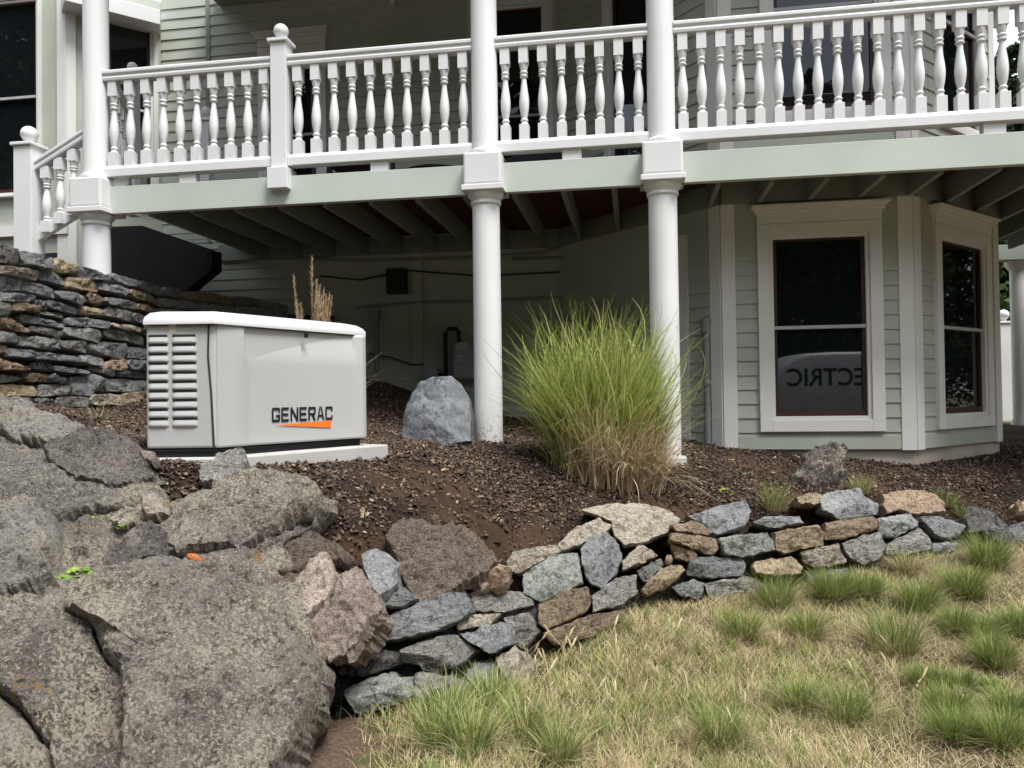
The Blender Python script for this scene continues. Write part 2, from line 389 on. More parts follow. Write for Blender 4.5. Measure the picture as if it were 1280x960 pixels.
Z0 = EYE-.47; ZD = EYE+1.6; ZDT = EYE+1.835; ZTOP = EYE+4.75
house = thing('house', W(0, 3, 0), 'sage green clapboard house with white trimmed bay windows behind the deck', 'house')
_bm = newmesh('clapboard', [(0,0,0),(1,0,0),(1,-.022,0),(0,-.022,0),(0,0,BOARD+.012),(1,0,BOARD+.012),(1,-.008,BOARD+.012),(0,-.008,BOARD+.012)],
              [(3,2,1,0),(4,5,6,7),(2,3,7,6),(0,1,5,4),(1,2,6,5),(3,0,4,7)], sagewall)
def wall(fc, name, z0, z1, holes=(), boards=True, bz0=None, bz1=None):
    """backing wall with real openings as a part; clapboards as sub-parts"""
    mb = MB(); zs = sorted({z0, z1, *[h[2] for h in holes], *[h[3] for h in holes]}); 
    xs = sorted({0, fc.L, *[h[0] for h in holes], *[h[1] for h in holes]})
    for i in range(len(xs)-1):
        for j in range(len(zs)-1):
            cx, cz = (xs[i]+xs[i+1])/2, (zs[j]+zs[j+1])/2
            if any(h[0] < cx < h[1] and h[2] < cz < h[3] for h in holes): continue
            fc.box(mb, xs[i], xs[i+1], zs[j], zs[j+1], -.15, 0)
    w = mb.build(name, sagewall, house)
    if boards:
        z = bz0 if bz0 is not None else z0
        while z < (bz1 or z1):
            segs = [(0, fc.L)]
            for h in holes:
                if h[2] < z+BOARD*.9 and h[3] > z+.01:
                    segs = [q for (a, b) in segs for q in ((a, min(b, h[0])), (max(a, h[1]), b)) if q[1]-q[0] > .02]
            for (a, b) in segs:
                q = fc.pt(a, z, .001); inst('clapboard', _bm, w, q, fc.rz, (b-a, 1, 1))
            z += BOARD
    return w
def window(fc, g, cas=.105, head=.12, name='window', label=None, glassmat=None, split=True, cornice=True):
    """g = (a0, a1, z0, z1) of the glass incl. sash"""
    a0, a1, z0, z1 = g
    m = MB()
    for (x0, x1, y0, y1) in ((a0-cas, a0-.03, z0-cas, z1+cas), (a1+.03, a1+cas, z0-cas, z1+cas), (a0-.03, a1+.03, z0-cas, z0-.03), (a0-.03, a1+.03, z1+.03, z1+cas)):
        fc.box(m, x0, x1, y0, y1, .0, .055)
    w = m.build(name, trim, house, bevel=.004)
    if label: w['label'] = label
    m = MB()                                    # inner stop, stepped back
    for (x0, x1, y0, y1) in ((a0-.03, a0, z0-.03, z1+.03), (a1, a1+.03, z0-.03, z1+.03), (a0, a1, z0-.03, z0), (a0, a1, z1, z1+.03)):
        fc.box(m, x0, x1, y0, y1, -.03, .035)
    m.build('inner_frame', trim, w, bevel=.003)
    if cornice:
        m = MB(); zc = z1+cas+.003
        for (h0, h1, ex, o) in ((0, head*.55, 0, .06), (head*.55, head*.72, .02, .085), (head*.72, head*.86, .035, .10), (head*.86, head, .05, .125)):
            fc.box(m, a0-cas-ex, a1+cas+ex, zc+h0, zc+h1, 0, o)
        m.build('cornice', trim, w, bevel=.004)
    zm = z0+(z1-z0)*.5; f = .03
    for (u0, u1, off) in (((z0, zm, .0), (zm, z1, .012)) if split else ((z0, z1, .0),)):
        m = MB()
        fc.box(m, a0, a0+f, u0, u1, -.035, off); fc.box(m, a1-f, a1, u0, u1, -.035, off)
        fc.box(m, a0+f, a1-f, u0, u0+f*(1.6 if u0 == z0 else .5), -.035, off); fc.box(m, a0+f, a1-f, u1-f*.6, u1, -.035, off)
        m.build('sash', sash, w)
        m = MB(); fc.box(m, a0+f-.004, a1-f+.004, u0+.01, u1-.01, -.03, -.018+off)
        m.build('pane', glassmat or glass, w)
    if split:
        m = MB(); fc.box(m, a0+.002, a1-.002, zm-.014, zm+.014, -.02, .02); m.build('meeting_rail', mrail, w)
    return w
def grect(fc, x0, y0, x1, y1):
    a = fc.px(x0, y0); b = fc.px(x1, y1); c = fc.px(x0, y1); d = fc.px(x1, y0)
    return ((a[0]+c[0])/2, (b[0]+d[0])/2, (b[1]+c[1])/2, (a[1]+d[1])/2)
def hole(g, c=.04): return (g[0]-c, g[1]+c, g[2]-c, g[3]+c)
# lower storey
gBF = grect(fBF, 967, 298, 1082, 520); gBR = grect(fBR, 1174, 303, 1226, 517); gBR = (gBR[0], gBR[1], gBF[2], gBF[3])
lw = (fBL.L*.44, fBL.L*.44+.62, gBF[2], gBF[3])
wall(fMain, 'wall', EYE-.7, ZD+.3, bz0=EYE-.55)
wall(fBL, 'wall', EYE-.7, ZD+.3, bz0=Z0+.01)
wall(fBF, 'wall', Z0-.02, ZD+.3, [hole(gBF)], bz0=Z0+.01)
wall(fBR, 'wall', Z0-.02, ZD+.3, [hole(gBR)], bz0=Z0+.01)
wall(fRet, 'wall', EYE-.9, ZTOP, boards=False)
window(fBF, gBF, .13, .15, label='large double hung window with the reflection of a white van')
window(fBR, gBR, .13, .15, label='double hung window on the angled side of the bay')
ab = fBL.px(851, 400)[0], fBL.px(863, 400)[0]; mb_ = MB(); fBL.box(mb_, ab[0], ab[1], Z0, fBL.px(857, 294)[1], 0, .04); mb_.build('trim_board', trim, house, bevel=.003)
m = MB()                                        # concrete footing under the bay, set back a little
for fc in (fBL, fBF, fBR): fc.box(m, .0, fc.L, EYE-1.0, Z0-.022, -.2, -.012)
m.build('foundation', foundation, house)
def corner(fc, at_end, z0, z1, w_=.11, o=.03):
    mb = MB(); fc.box(mb, (fc.L-w_) if at_end else -.005, (fc.L+.005) if at_end else w_, z0, z1, 0, o); return mb.build('corner_board', trim, house, bevel=.003)
for (fc, e) in ((fBL, 1), (fBF, 0), (fBF, 1), (fBR, 0), (fBR, 1)):
    corner(fc, e, Z0-.02, ZD+.02); corner(fc, e, ZDT+.01, ZTOP)
# water table strip below clapboards
m = MB()
for fc in (fBF, fBR): fc.box(m, .115, fc.L-.115, Z0-.01, Z0+.10, .0, .027)
m.build('skirt_board', sagewall, house)
# upper storey
zu = ZDT+.01
gUF = grect(fBF, 966, -120, 1091, 137); gUR = grect(fBR, 1172, -100, 1216, 135); gUR = (gUR[0], gUR[1], gUF[2], gUF[3])
gUL = grect(fBL, 766, -90, 815, 190); gUL = (gUL[0], gUL[1], zu+.02, gUF[3])
gD = grect(fMain, 618, 12, 678, 190); gD = (gD[0], gD[1], zu+.05, gD[3])
gM = grect(fMain, 338, 73, 396, 215); gM = (gM[0], gM[1], zu+.3, gM[3])
gL = grect(fLR, 135, 25, 187, 120); gLF = grect(fLF, -60, 8, 48, 243); gLF = (gLF[0]-.3, gLF[1], gLF[2], gLF[3])
gL = (max(gL[0], .12), gL[1], gLF[2], gL[3])
upper = (zu, ZTOP)
wall(fMain, 'wall', *upper, [hole(gM), hole(gD)]); wall(fBL, 'wall', *upper, [hole(gUL)]); wall(fBF, 'wall', *upper, [hole(gUF)]); wall(fBR, 'wall', *upper, [hole(gUR)])
wall(fLR, 'wall', EYE+.9, ZTOP, [hole(gL)], boards=False); wall(fLF, 'wall', EYE+.9, ZTOP, [hole(gLF)], boards=False)
window(fMain, gM, .13, .16, label='window behind the balusters with a moulded header')
window(fMain, gD, .12, .16, name='door', label='glazed porch door with dark glass')
window(fBL, gUL, .10, .1, name='door', split=False); window(fBF, gUF, .12, .1); window(fBR, gUR, .10, .1)
window(fLR, gL, .085, .02, cornice=False); window(fLF, gLF, .05, .02, cornice=False)
m = MB(); fMain.box(m, gD[0]+.05, gD[1]-.05, zu+.12, zu+.75, -.017, -.010); m.build('pale_door_panel', flat('pale_blue_grey', (.34, .38, .44), .7), house)  # pale blue-grey panel laid over the lower door glass
m = MB(); fLR.box(m, -.02, .085, EYE+1.0, ZTOP, 0, .03); fLF.box(m, fLF.L-.10, fLF.L+.02, EYE+1.0, ZTOP, 0, .03); m.build('corner_board', trim, house)
m = MB(); fLF.box(m, fLF.L-1.9, fLF.L+.03, EYE+1.86, EYE+1.98, 0, .05); m.build('belt_board', trim, house)
m = MB(); fLF.box(m, fLF.L-1.9, fLF.L+.03, EYE+1.1, EYE+1.66, .0, .012); m.build('crawl_space_panel', darkwood, house)
m = MB(); m.box(-5.13, -5.08, WT-.03, WT, zu, ZTOP); m.build('downspout', sagedark, house)
m = MB(); m.box(-1.15, -1.0, WT-.035, WT, ZDT, ZTOP); m.box(gD[0]+sLB-.3, gD[0]+sLB-.16, WT-.035, WT, ZDT, ZTOP); m.build('corner_board', sage, house)
# eave over the left bay
m = MB(); ez = PL(215, 27, 2.1).z
m.prism([fLR.pt(-.05, ez, .3), fLR.pt(fLR.L-.08, ez, .3), fLR.pt(fLR.L+.05, ez, -.3), fLR.pt(-.05, ez, -.3)], (0,0,0), (0,0,.17))
m.build('bay_eave', white, house, bevel=.006)
m = MB()
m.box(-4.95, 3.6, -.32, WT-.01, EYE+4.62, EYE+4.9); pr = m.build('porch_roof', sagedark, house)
# security camera on the soffit line
sc = PL(491, 4, WT-.10); cz = thing('security_camera', sc, 'small white bullet camera mounted high on the porch wall', 'camera')
MB().tube([sc+Vector((0,-.08,-.02)), sc+Vector((0,.06,.0))], .03, 12).build('body', white, cz, angle=40)
MB().tube([sc+Vector((0,.03,.0)), sc+Vector((0,.13,.05))], .012, 8).build('bracket', white, cz)

# ---------------------------------------------------------------- deck
deck = thing('deck', W(-.5, 1, ZD), 'raised timber deck with sage green rim beam and exposed joists', 'deck')
S0 = ST(PL(140, 250, 0))[0]; SE = 4.6
MB().box(S0-.10, SE, 0, .06, ZD, ZDT).build('rim_beam', sage, deck, bevel=.004)
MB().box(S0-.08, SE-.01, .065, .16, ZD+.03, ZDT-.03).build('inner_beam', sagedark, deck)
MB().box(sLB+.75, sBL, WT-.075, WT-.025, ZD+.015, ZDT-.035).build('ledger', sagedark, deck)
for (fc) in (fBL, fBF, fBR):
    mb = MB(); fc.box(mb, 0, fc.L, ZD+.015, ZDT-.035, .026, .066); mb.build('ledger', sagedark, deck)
MB().box(S0-.12, sRE-.21, .165, WT-.08, ZDT-.034, ZDT-.006).build('decking', m_deck, deck)
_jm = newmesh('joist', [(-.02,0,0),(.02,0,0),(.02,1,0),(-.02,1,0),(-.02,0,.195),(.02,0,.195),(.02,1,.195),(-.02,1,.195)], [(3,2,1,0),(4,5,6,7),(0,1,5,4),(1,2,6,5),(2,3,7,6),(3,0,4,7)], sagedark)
s = S0+.25
while s < SE-.1:
    if s < sBL: te = WT-.075
    elif s < sL: te = WT-(s-sBL)-.06
    elif s < sR: te = BT-.066
    elif s < sRE: te = BT+(s-sR)-.06
    else: te = 3.6
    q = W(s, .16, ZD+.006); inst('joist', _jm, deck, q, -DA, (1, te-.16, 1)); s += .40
# columns
def column(px, label, zb, t=0.03, sh=.108):
    q = PL(px, 300, t); ss, _ = ST(q); c = W(ss, t, 0); r = sh
    th = thing('porch_column', (c.x, c.y, zb), label, 'column', 'white round deck columns')
    MB().lathe((c.x, c.y, 0), [(r*1.03, zb-.25), (r*1.03, zb+.3), (r, ZD-.10)], 32).build('lower_shaft', white_col, th, angle=40)
    MB().lathe((c.x, c.y, 0), [(r, ZD-.10), (r*1.12, ZD-.085), (r*1.12, ZD-.07), (r*1.05, ZD-.06), (r*1.2, ZD-.04), (r*1.34, ZD-.018), (r*1.34, ZD-.0)], 32).build('capital', white, th, angle=40)
    MB().box(ss-.165, ss+.165, t-.165, t+.165, ZD, ZD+.045).build('plinth_band', white, th, bevel=.006)
    MB().box(ss-.15, ss+.15, t-.15, t+.15, ZD+.045, ZD+.30).build('beam_box', white, th, bevel=.018)
    MB().lathe((c.x, c.y, 0), [(r*1.32, ZD+.30), (r*1.3, ZD+.325), (r*1.02, ZD+.345), (r*.97, ZD+.40), (r*.93, ZTOP)], 32).build('upper_shaft', white_col, th, angle=40)
    return ss
c1 = column(121, 'white round column rising behind the stone terrace wall beside the stair', TERR_Z)
c2 = column(608, 'white round column between the grey moulded rock and the tall grass', hz(*PL(613, 540, .03).xy))
c3 = column(829, 'white round column rising from behind the tall grass clump', hz(*PL(836, 560, .03).xy))
q = PL(842, 572, .03); MB().lathe((*W(c3, .03).xy, hz(*W(c3, .03).xy)-.1), [(.15,0),(.15,.105),(.14,.115)], 24).build('concrete_footing', concrete)
tag(C.objects[-1], 'small pale concrete footing under the column behind the tall grass', 'footing')
# railings
RB0, RB1, RT0, RT1 = EYE+1.915, EYE+2.008, EYE+2.742, EYE+2.84
def _bal():
    mb = MB(); h = RT0-RB1+.01; w = .033
    def sq(z0, z1, ch):
        for (z, e) in ((z0, 0), (z1, 0)): pass
        mb.hexa([(-w,-w,z0),(w,-w,z0),(w,w,z0),(-w,w,z0),(-w,-w,z1),(w,-w,z1),(w,w,z1),(-w,w,z1)])
    sq(0, .125, 0); sq(h-.135, h, 0)
    mb.lathe((0,0,0), [(w,.118),(.031,.128),(.022,.143),(.021,.15),(.027,.158),(.027,.168),(.02,.176),(.021,.185),(.029,.225),(.0345,.275),(.035,.315),(.031,.365),(.024,.42),(.019,.465),(.018,.495),(.027,.503),(.029,.512),(.021,.522),(.027,.532),(.029,.542),(.022,.553),(.026,.568),(w,h-.128)], 14)
    mb.v = [Vector((v.x*1.12, v.y*1.12, v.z)) for v in mb.v]
    return newmesh('baluster', mb.v, mb.f, white, angle=35)
BAL = _bal()
def rail_prof(a, b, zc, prof, name, parent):     # profile swept from a to b (3D points)
    d = (b-a); u = Vector((d.x, d.y, 0)).normalized(); nn = Vector((u.y, -u.x, 0))
    poly = [a+nn*o+Vector((0,0,z)) for (o, z) in prof]
    return MB().prism(poly, (0,0,0), d).build(name, white, parent, bevel=.004)
TOPP = [(-.045,0),(.045,0),(.05,.025),(.04,.042),(.055,.06),(.055,.083),(.035,.098),(-.035,.098),(-.055,.083),(-.055,.06),(-.04,.042),(-.05,.025)]
BOTP = [(-.05,0),(.05,0),(.05,.065),(.04,.093),(-.04,.093),(-.05,.065)]
def railing(sa, sb, n, label, t=.03, block=True, ta=None):
    a = W(sa, t); b = W(sb, t if ta is None else ta)
    th = thing('deck_railing', ((a+b)/2).xy[:]+(RB0,), label, 'railing', 'white baluster railings of the deck')
    z = Vector((0,0,1))
    rail_prof(a+z*RT0, b+z*RT0, 0, TOPP, 'top_rail', th); rail_prof(a+z*RB0, b+z*RB0, 0, BOTP, 'bottom_rail', th)
    rz = math.atan2(b.y-a.y, b.x-a.x)
    for i in range(n):
        q = a.lerp(b, (i+.5)/n); inst('baluster', BAL, th, (q.x, q.y, RB1-.004), rz)
    if block:
        mid = (sa+sb)/2
        MB().box(mid-.075, mid+.075, t-.026, t+.045, ZDT-.012, RB0+.002).build('support_block', white, th, bevel=.004)
    return th
sp = ST(PL(352, 100, .03))[0]
r = .095
railing(c1+r, sp-.07, 10, 'white baluster railing between the stair column and the ball topped post')
railing(sp+.07, c2-r, 10, 'white baluster railing between the ball topped post and the next column')
railing(c2+r, c3-r, 8, 'short white baluster railing section between two round columns')
railing(c3+r, SE, 32, 'long white baluster railing in front of the bay')
def newel(c, z0, z1, label, w=.068, ball=.062, foot=True):
    th = thing('newel_post', (c.x, c.y, z0), label, 'post', 'ball topped newel posts'); s_, t_ = ST(c)
    MB().box(s_-w, s_+w, t_-w, t_+w, z0, z1-.03).build('post', white, th, bevel=.005)
    MB().box(s_-w-.02, s_+w+.02, t_-w-.02, t_+w+.02, z1-.03, z1).build('cap', white, th, bevel=.006)
    if foot: MB().box(s_-w-.02, s_+w+.02, t_-w-.035, t_+w+.02, ZDT-.115, ZDT+.06).build('base', white, th, bevel=.006)
    pr = [(.045, z1), (.03, z1+.02)]+[(ball*math.sin(a), z1+.022+ball-ball*math.cos(a)) for a in np.linspace(.5, math.pi-.05, 14)]
    MB().lathe((c.x, c.y, 0), pr, 24).build('ball', white, th, smooth=True)
    return th
newel(W(sp, .03), ZDT-.06, PL(352, 52, .03).z, 'square white post with a ball finial in the deck railing')
cn = PL(37, 240, .03); newel(cn, EYE+1.0, PL(37, 181, .03).z, 'white newel post with a ball finial at the foot of the stair', .085, .07, False)
# stair at the left end of the deck
st = thing('stair', (cn.x+.3, cn.y, TERR_Z), 'white stair with balustrade climbing from the stone terrace to the deck', 'stair')
sn = ST(cn)[0]
def sl_(s_, zz): return W(s_, .03, zz)
zA, zB = PL(50, 205, .03).z, PL(104, 166, .03).z
slope = (zB-zA)/(c1-.1-sn-.07)
rail_prof(sl_(sn+.07, zA-.075), sl_(c1-.06, zB-.075+slope*.04), 0, TOPP, 'handrail', st)
for s_ in (sn+.17, sn+.30, sn+.43):
    zt = zA-.07+slope*(s_-sn-.07); o = inst('baluster', BAL, st, (*sl_(s_, 0).xy, zt-.585), -DA, (1,1,.77))
z1 = PL(48, 300, .03).z
MB().prism([sl_(sn+.05, z1-.02), sl_(c1+.3, z1-.02+slope*(c1+.3-sn-.05)), sl_(c1+.3, z1+.10+slope*(c1+.3-sn-.05)), sl_(sn+.05, z1+.10)], (0,0,0), (nX*.05, nY*.05, 0)).build('stringer', white, st, bevel=.004)
for i in range(1):
    s_ = sn+.12+i*.27; zt = TERR_Z+.17*(i+1)
    MB().box(s_, s_+.3, .08, 1.15, zt-.035, zt).build('tread', white, st); MB().box(s_+.02, s_+.04, .09, 1.14, zt-.17, zt-.035).build('riser', white, st)
# return railing and second newel on the landing
cq = PL(166, 150, 1.0)
railing(c1+.05, ST(cq)[0], 5, 'short return railing running back from the stair column', .14, False, ta=.94)
newel(W(ST(cq)[0], 1.0), ZDT, PL(170, 93, 1.0).z, 'ball topped post seen through the balusters by the stair column', .05, .05, False)
cq = PL(258, 160, 1.7); newel(cq, ZDT, PL(258, 150, 1.7).z, 'ball topped post at the back of the deck landing', .06, .06, False)
# black stair carriage below the deck
a = [PL(142, 285, 1.75), PL(232, 362, 1.75), PL(265, 340, 1.75), PL(265, 312, 1.75), PL(175, 283, 1.75)]
a[0].z = TERR_Z+.1; a.insert(1, Vector((*PL(205, 370, 1.75).xy, TERR_Z-.05)))
a = [PL(120, 284, 1.75), PL(120, 372, 1.75), PL(225, 368, 1.75), PL(236, 360, 1.75), PL(265, 336, 1.75), PL(265, 312, 1.75), PL(178, 282, 1.75)]
cs = MB().prism(a, (0,0,0), (nX*.2, nY*.2, 0)).build('stair_carriage', darkwood); tag(cs, 'black boxed underside of the inner stair below the deck', 'stair box')
# patio furniture glimpsed through the railing
def seat(px, t, label):
    q = PL(px, 180, t); ss, _ = ST(q); th = thing('patio_chair', (q.x, q.y, ZDT), label, 'chair', 'dark patio chairs on the deck'); z = ZDT
    MB().box(ss-.26, ss+.26, t-.25, t+.25, z+.38, z+.43).build('seat', black, th); MB().box(ss-.26, ss+.26, t+.21, t+.25, z+.43, z+.62).build('backrest', black, th)
    for (u, v) in ((-.24,-.22), (.24,-.22), (-.24,.22), (.24,.22)): MB().box(ss+u-.02, ss+u+.02, t+v-.02, t+v+.02, z, z+.38).build('leg', black, th)
seat(452, 1.2, 'dark low patio chair on the deck behind the ball topped railing'); seat(668, 1.5, 'dark low patio chair in front of the glazed porch door')
q = PL(545, 190, 1.2); ss, _ = ST(q); tb = thing('patio_table', (q.x, q.y, ZDT), 'small round dark patio table behind the deck railing', 'table')
MB().lathe((q.x, q.y, ZDT), [(.33, .27), (.34, .285), (.33, .30)], 28).build('table_top', black, tb); MB().lathe((q.x, q.y, ZDT), [(.16, 0), (.16, .02), (.025, .04), (.025, .27)], 16).build('pedestal', black, tb)
# ---------------------------------------------------------------- generator
def facet_pts(A, B):
    f = Facet.__new__(Facet); f.A = Vector(A); f.B = Vector(B); f.e = f.B-f.A; f.e.z = 0; f.L = f.e.length; f.e.normalize()
    f.n = Vector((f.e.y, -f.e.x, 0)); f.rz = math.atan2(f.e.y, f.e.x); return f
def text_geo(body, bold=0.0):
    cu = bpy.data.curves.new('lettering', 'FONT'); cu.body = body; cu.offset = bold; cu.resolution_u = 3
    o = bpy.data.objects.new('lettering_tmp', cu); C.objects.link(o)
    me = bpy.data.meshes.new_from_object(o.evaluated_get(bpy.context.evaluated_depsgraph_get()))
    v = np.array([q.co[:2] for q in me.vertices]); f = [tuple(p.vertices) for p in me.polygons]
    bpy.data.objects.remove(o); v = (v-v.min(0))/(v.max(0)-v.min(0)); return v, f
A0 = P(268, 560, 3.76); gu = Vector((.608, .794, 0)); gw = Vector((-.794, .608, 0))
gz0 = A0.z; gz1 = P(264, 405.5, 3.76).z; GL = 1.0
fG = facet_pts(A0, A0+gu*GL)
gen = thing('standby_generator', tuple((A0+gu*.5+gw*.3).xy)+(gz0-.04,), 'light grey home standby generator with louvered end and orange wedge logo', 'generator')
def gp(a, w, z): return Vector((A0.x+gu.x*a+gw.x*w, A0.y+gu.y*a+gw.y*w, z))
PLAN = [(0,.002),(GL-.03,.05),(GL,.06),(GL+.02,.3),(GL,.58),(GL-.05,.63),(.06,.63),(-.1,.42),(-.17,.31),(-.2,.262)]
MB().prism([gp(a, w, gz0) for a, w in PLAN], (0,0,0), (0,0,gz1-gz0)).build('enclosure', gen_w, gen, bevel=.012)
al = [0,.02,.10,.165,.185,.22,.6,.88,.905,.93,.955,.985,1.0]; zl = [0,.02,.2,.4,.64,.70,.74,.80,.9,.97,1.0]
V = []
for zt in zl:
    for a in al:
        mid = float(np.interp(a, [.165,.20,.90+.02*(zt-.5),.945], [0,1,1,0]))
        d = mid*float(np.interp(zt, [0,.70,.76,1.0], [.016,.016,.018,.05]))
        d += .03*max(0, (a-.965)/.035)**2+.02*max(0, (.015-a)/.015)
        V.append(gp(a*GL, d-.004, gz0+(gz1-gz0)*zt))
na = len(al); F_ = [(j*na+i, j*na+i+1, (j+1)*na+i+1, (j+1)*na+i) for j in range(len(zl)-1) for i in range(na-1)]
fp = mk('front_panel', V, F_, gen_w, gen, angle=28); sm = fp.modifiers.new('solid', 'SOLIDIFY'); sm.thickness = .004; sm.offset = -1
pl_ = [(a*1.0, w) for a, w in PLAN]; cxy = (.42, .31)
def ring(k_, dz): return [gp(cxy[0]+(a-cxy[0])*k_[0], cxy[1]+(w-cxy[1])*k_[1], gz1+dz) for a, w in PLAN]
rg = [ring((1.03,1.08), .002), ring((1.03,1.08), .022), ring((1.012,1.035), .042), ring((.965,.92), .062), ring((.86,.72), .075)]
V = [v for q in rg for v in q]; n = len(PLAN)
F_ = [tuple(range(n-1,-1,-1)), tuple(range(4*n, 5*n))]+[(j*n+i, j*n+(i+1)%n, (j+1)*n+(i+1)%n, (j+1)*n+i) for j in range(4) for i in range(n)]
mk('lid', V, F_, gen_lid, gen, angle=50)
MB().prism([gp(.42+(a-.42)*.985, .31+(w-.31)*.97, gz0-.045) for a, w in PLAN], (0,0,0), (0,0,.047)).build('base_skirt', black, gen, bevel=.006)
MB().prism([gp(.42+(a-.42)*1.0, .31+(w-.31)*1.0, gz0-.014) for a, w in PLAN], (0,0,0), (0,0,.006)).build('base_rib', black, gen)
# the bowed end with its two columns of louvers
fE = facet_pts(gp(-.2, .262, gz0), gp(0, .002, gz0))
sb_ = [(fE.L-.022, 1.), (fE.L-.026, .74), (fE.L-.012, .45), (fE.L-.001, 0)]
mb = MB()
for (a0, h0), (a1, h1) in zip(sb_[:-1], sb_[1:]):
    z0_, z1_ = gz0+(gz1-gz0)*h1, gz0+(gz1-gz0)*h0
    mb.hexa([fE.pt(a1-.004,z0_,.004),fE.pt(a1+.004,z0_,.004),fE.pt(a1+.004,z0_,-.01),fE.pt(a1-.004,z0_,-.01),fE.pt(a0-.004,z1_,.004),fE.pt(a0+.004,z1_,.004),fE.pt(a0+.004,z1_,-.01),fE.pt(a0-.004,z1_,-.01)])
mb.build('panel_seam', slot, gen)
LH = .050
def louver_mesh(w):
    # hooded slot: dark mouth at the top, lip curving back into the panel below
    n_ = 10; v = []; f = []
    for j, (z, o) in enumerate(((.0, .0), (.004, .0075), (.010, .0095), (.018, .0075), (.035, .001))):
        for i in range(n_+1):
            u = i/n_; e = min(1, min(u, 1-u)*n_/1.4)**.7
            v.append((w*u, -o*e, z))
    for j in range(4):
        for i in range(n_): f.append((j*(n_+1)+i, j*(n_+1)+i+1, (j+1)*(n_+1)+i+1, (j+1)*(n_+1)+i))
    return newmesh('louver', v, f, gen_w, smooth=True, angle=50)
lm = {}; 
x_l = [fE.px(184, 480)[0], fE.px(211, 480)[0], fE.px(215, 480)[0], fE.px(246, 480)[0]]
x_l[0] = max(x_l[0], .008)
zt = PL and fE.px(215, 421)[1]; zb = fE.px(215, 525)[1]
for col, (a0, a1) in enumerate(((x_l[0], x_l[1]), (x_l[2], x_l[3]))):
    me = louver_mesh(a1-a0)
    sm_ = newmesh('slot', [(.003,-.0015,.034),(a1-a0-.003,-.0015,.034),(a1-a0-.006,-.0015,.046),(.006,-.0015,.046)], [(0,1,2,3)], slot)
    for i in range(10):
        z = zt+(zb-zt)*i/9-.035
        sh = .012*(i/9) if col else 0
        lo = inst('louver', me, gen, fE.pt(a0, z, .001), fE.rz, (1+sh*3, 1, 1)); inst('slot', sm_, lo, fE.pt(a0, z, .0015), fE.rz, (1+sh*3, 1, 1))
def on_front(px, py, off):
    a, z = fG.px(px, py); return a, z
a0, zt_ = fG.px(341, 509.5); a1, zb_ = fG.px(417, 526)
zt_ = (zt_+fG.px(417, 508)[1])/2; zb_ = (zb_+fG.px(341, 526)[1])/2
def block_letters(word, gap=.16):
    def r_(x0, x1, y0, y1): return [(x0,y0),(x1,y0),(x1,y1),(x0,y1)]
    cc = [r_(0,.2,.1,.9), [(0,.9),(.2,.9),(.2,1),(.1,1)], [(.1,0),(.2,0),(.2,.1),(0,.1)], r_(.2,.9,.83,1), r_(.2,.9,0,.17), [(.9,.83),(1,.83),(1,.9),(.9,1)], [(.9,0),(1,.1),(1,.17),(.9,.17)], r_(.8,1,.66,.83)]
    D = dict(E=[r_(0,.2,0,1), r_(.2,.95,0,.17), r_(.2,.88,.415,.585), r_(.2,.95,.83,1)], C=cc+[r_(.8,1,.17,.34)], G=cc+[r_(.8,1,.17,.5), r_(.5,.8,.35,.5)],
        N=[r_(0,.2,0,1), r_(.8,1,0,1), [(.2,.70),(.8,0),(.8,.30),(.2,1)]],
        R=[r_(0,.2,0,1), r_(.2,.9,.83,1), [(.9,.83),(1,.83),(1,.9),(.9,1)], r_(.8,1,.55,.83), r_(.2,.94,.40,.55), [(.74,0),(1,0),(.74,.40),(.46,.40)]],
        A=[[(0,0),(.2,0),(.5,1),(.34,1)], [(.8,0),(1,0),(.66,1),(.5,1)], [(.275,.25),(.725,.25),(.68,.4),(.32,.4)]])
    V = []; F_ = []
    for i, ch in enumerate(word):
        for pl in D[ch]: F_.append(tuple(range(len(V), len(V)+len(pl)))); V += [((x+i*(1+gap))/(len(word)*(1+gap)-gap), y) for x, y in pl]
    return V, F_
v, f = block_letters('GENERAC')
mk('lettering', [fG.pt(a0+(a1-a0)*x, zb_+(zt_-zb_)*y, -.0075) for x, y in v], f, black, gen)
wz = [fG.px(344, 531.5), fG.px(415, 525.5), fG.px(415, 534.5)]
mk('orange_wedge', [fG.pt(a, z, -.0072) for a, z in wz], [(0,2,1)], orange, gen)
a, z = fG.px(381, 421); MB().tube([fG.pt(a, z+.02, .012), fG.pt(a, z-.006, .012)], .012, 14).build('lid_lock', black, gen, angle=40)
a, z = fE.px(213, 411); mb = MB(); fE.box(mb, a-.006, a+.028, z-.02, z+.02, 0, .0015); mb.build('worn_label', flat('old_label_paper', (.55,.50,.40), .7), gen)
# pad
pad = [gp(-.29,.25,0), gp(.0,-.10,0), gp(1.08,-.08,0), gp(1.08,.70,0), gp(-.1,.70,0)]
o = MB().prism([Vector((p.x, p.y, gz0-.15)) for p in pad], (0,0,0), (0,0,.106)).build('concrete_pad', concrete, bevel=.008)
tag(o, 'pale concrete pad under the generator', 'concrete pad')

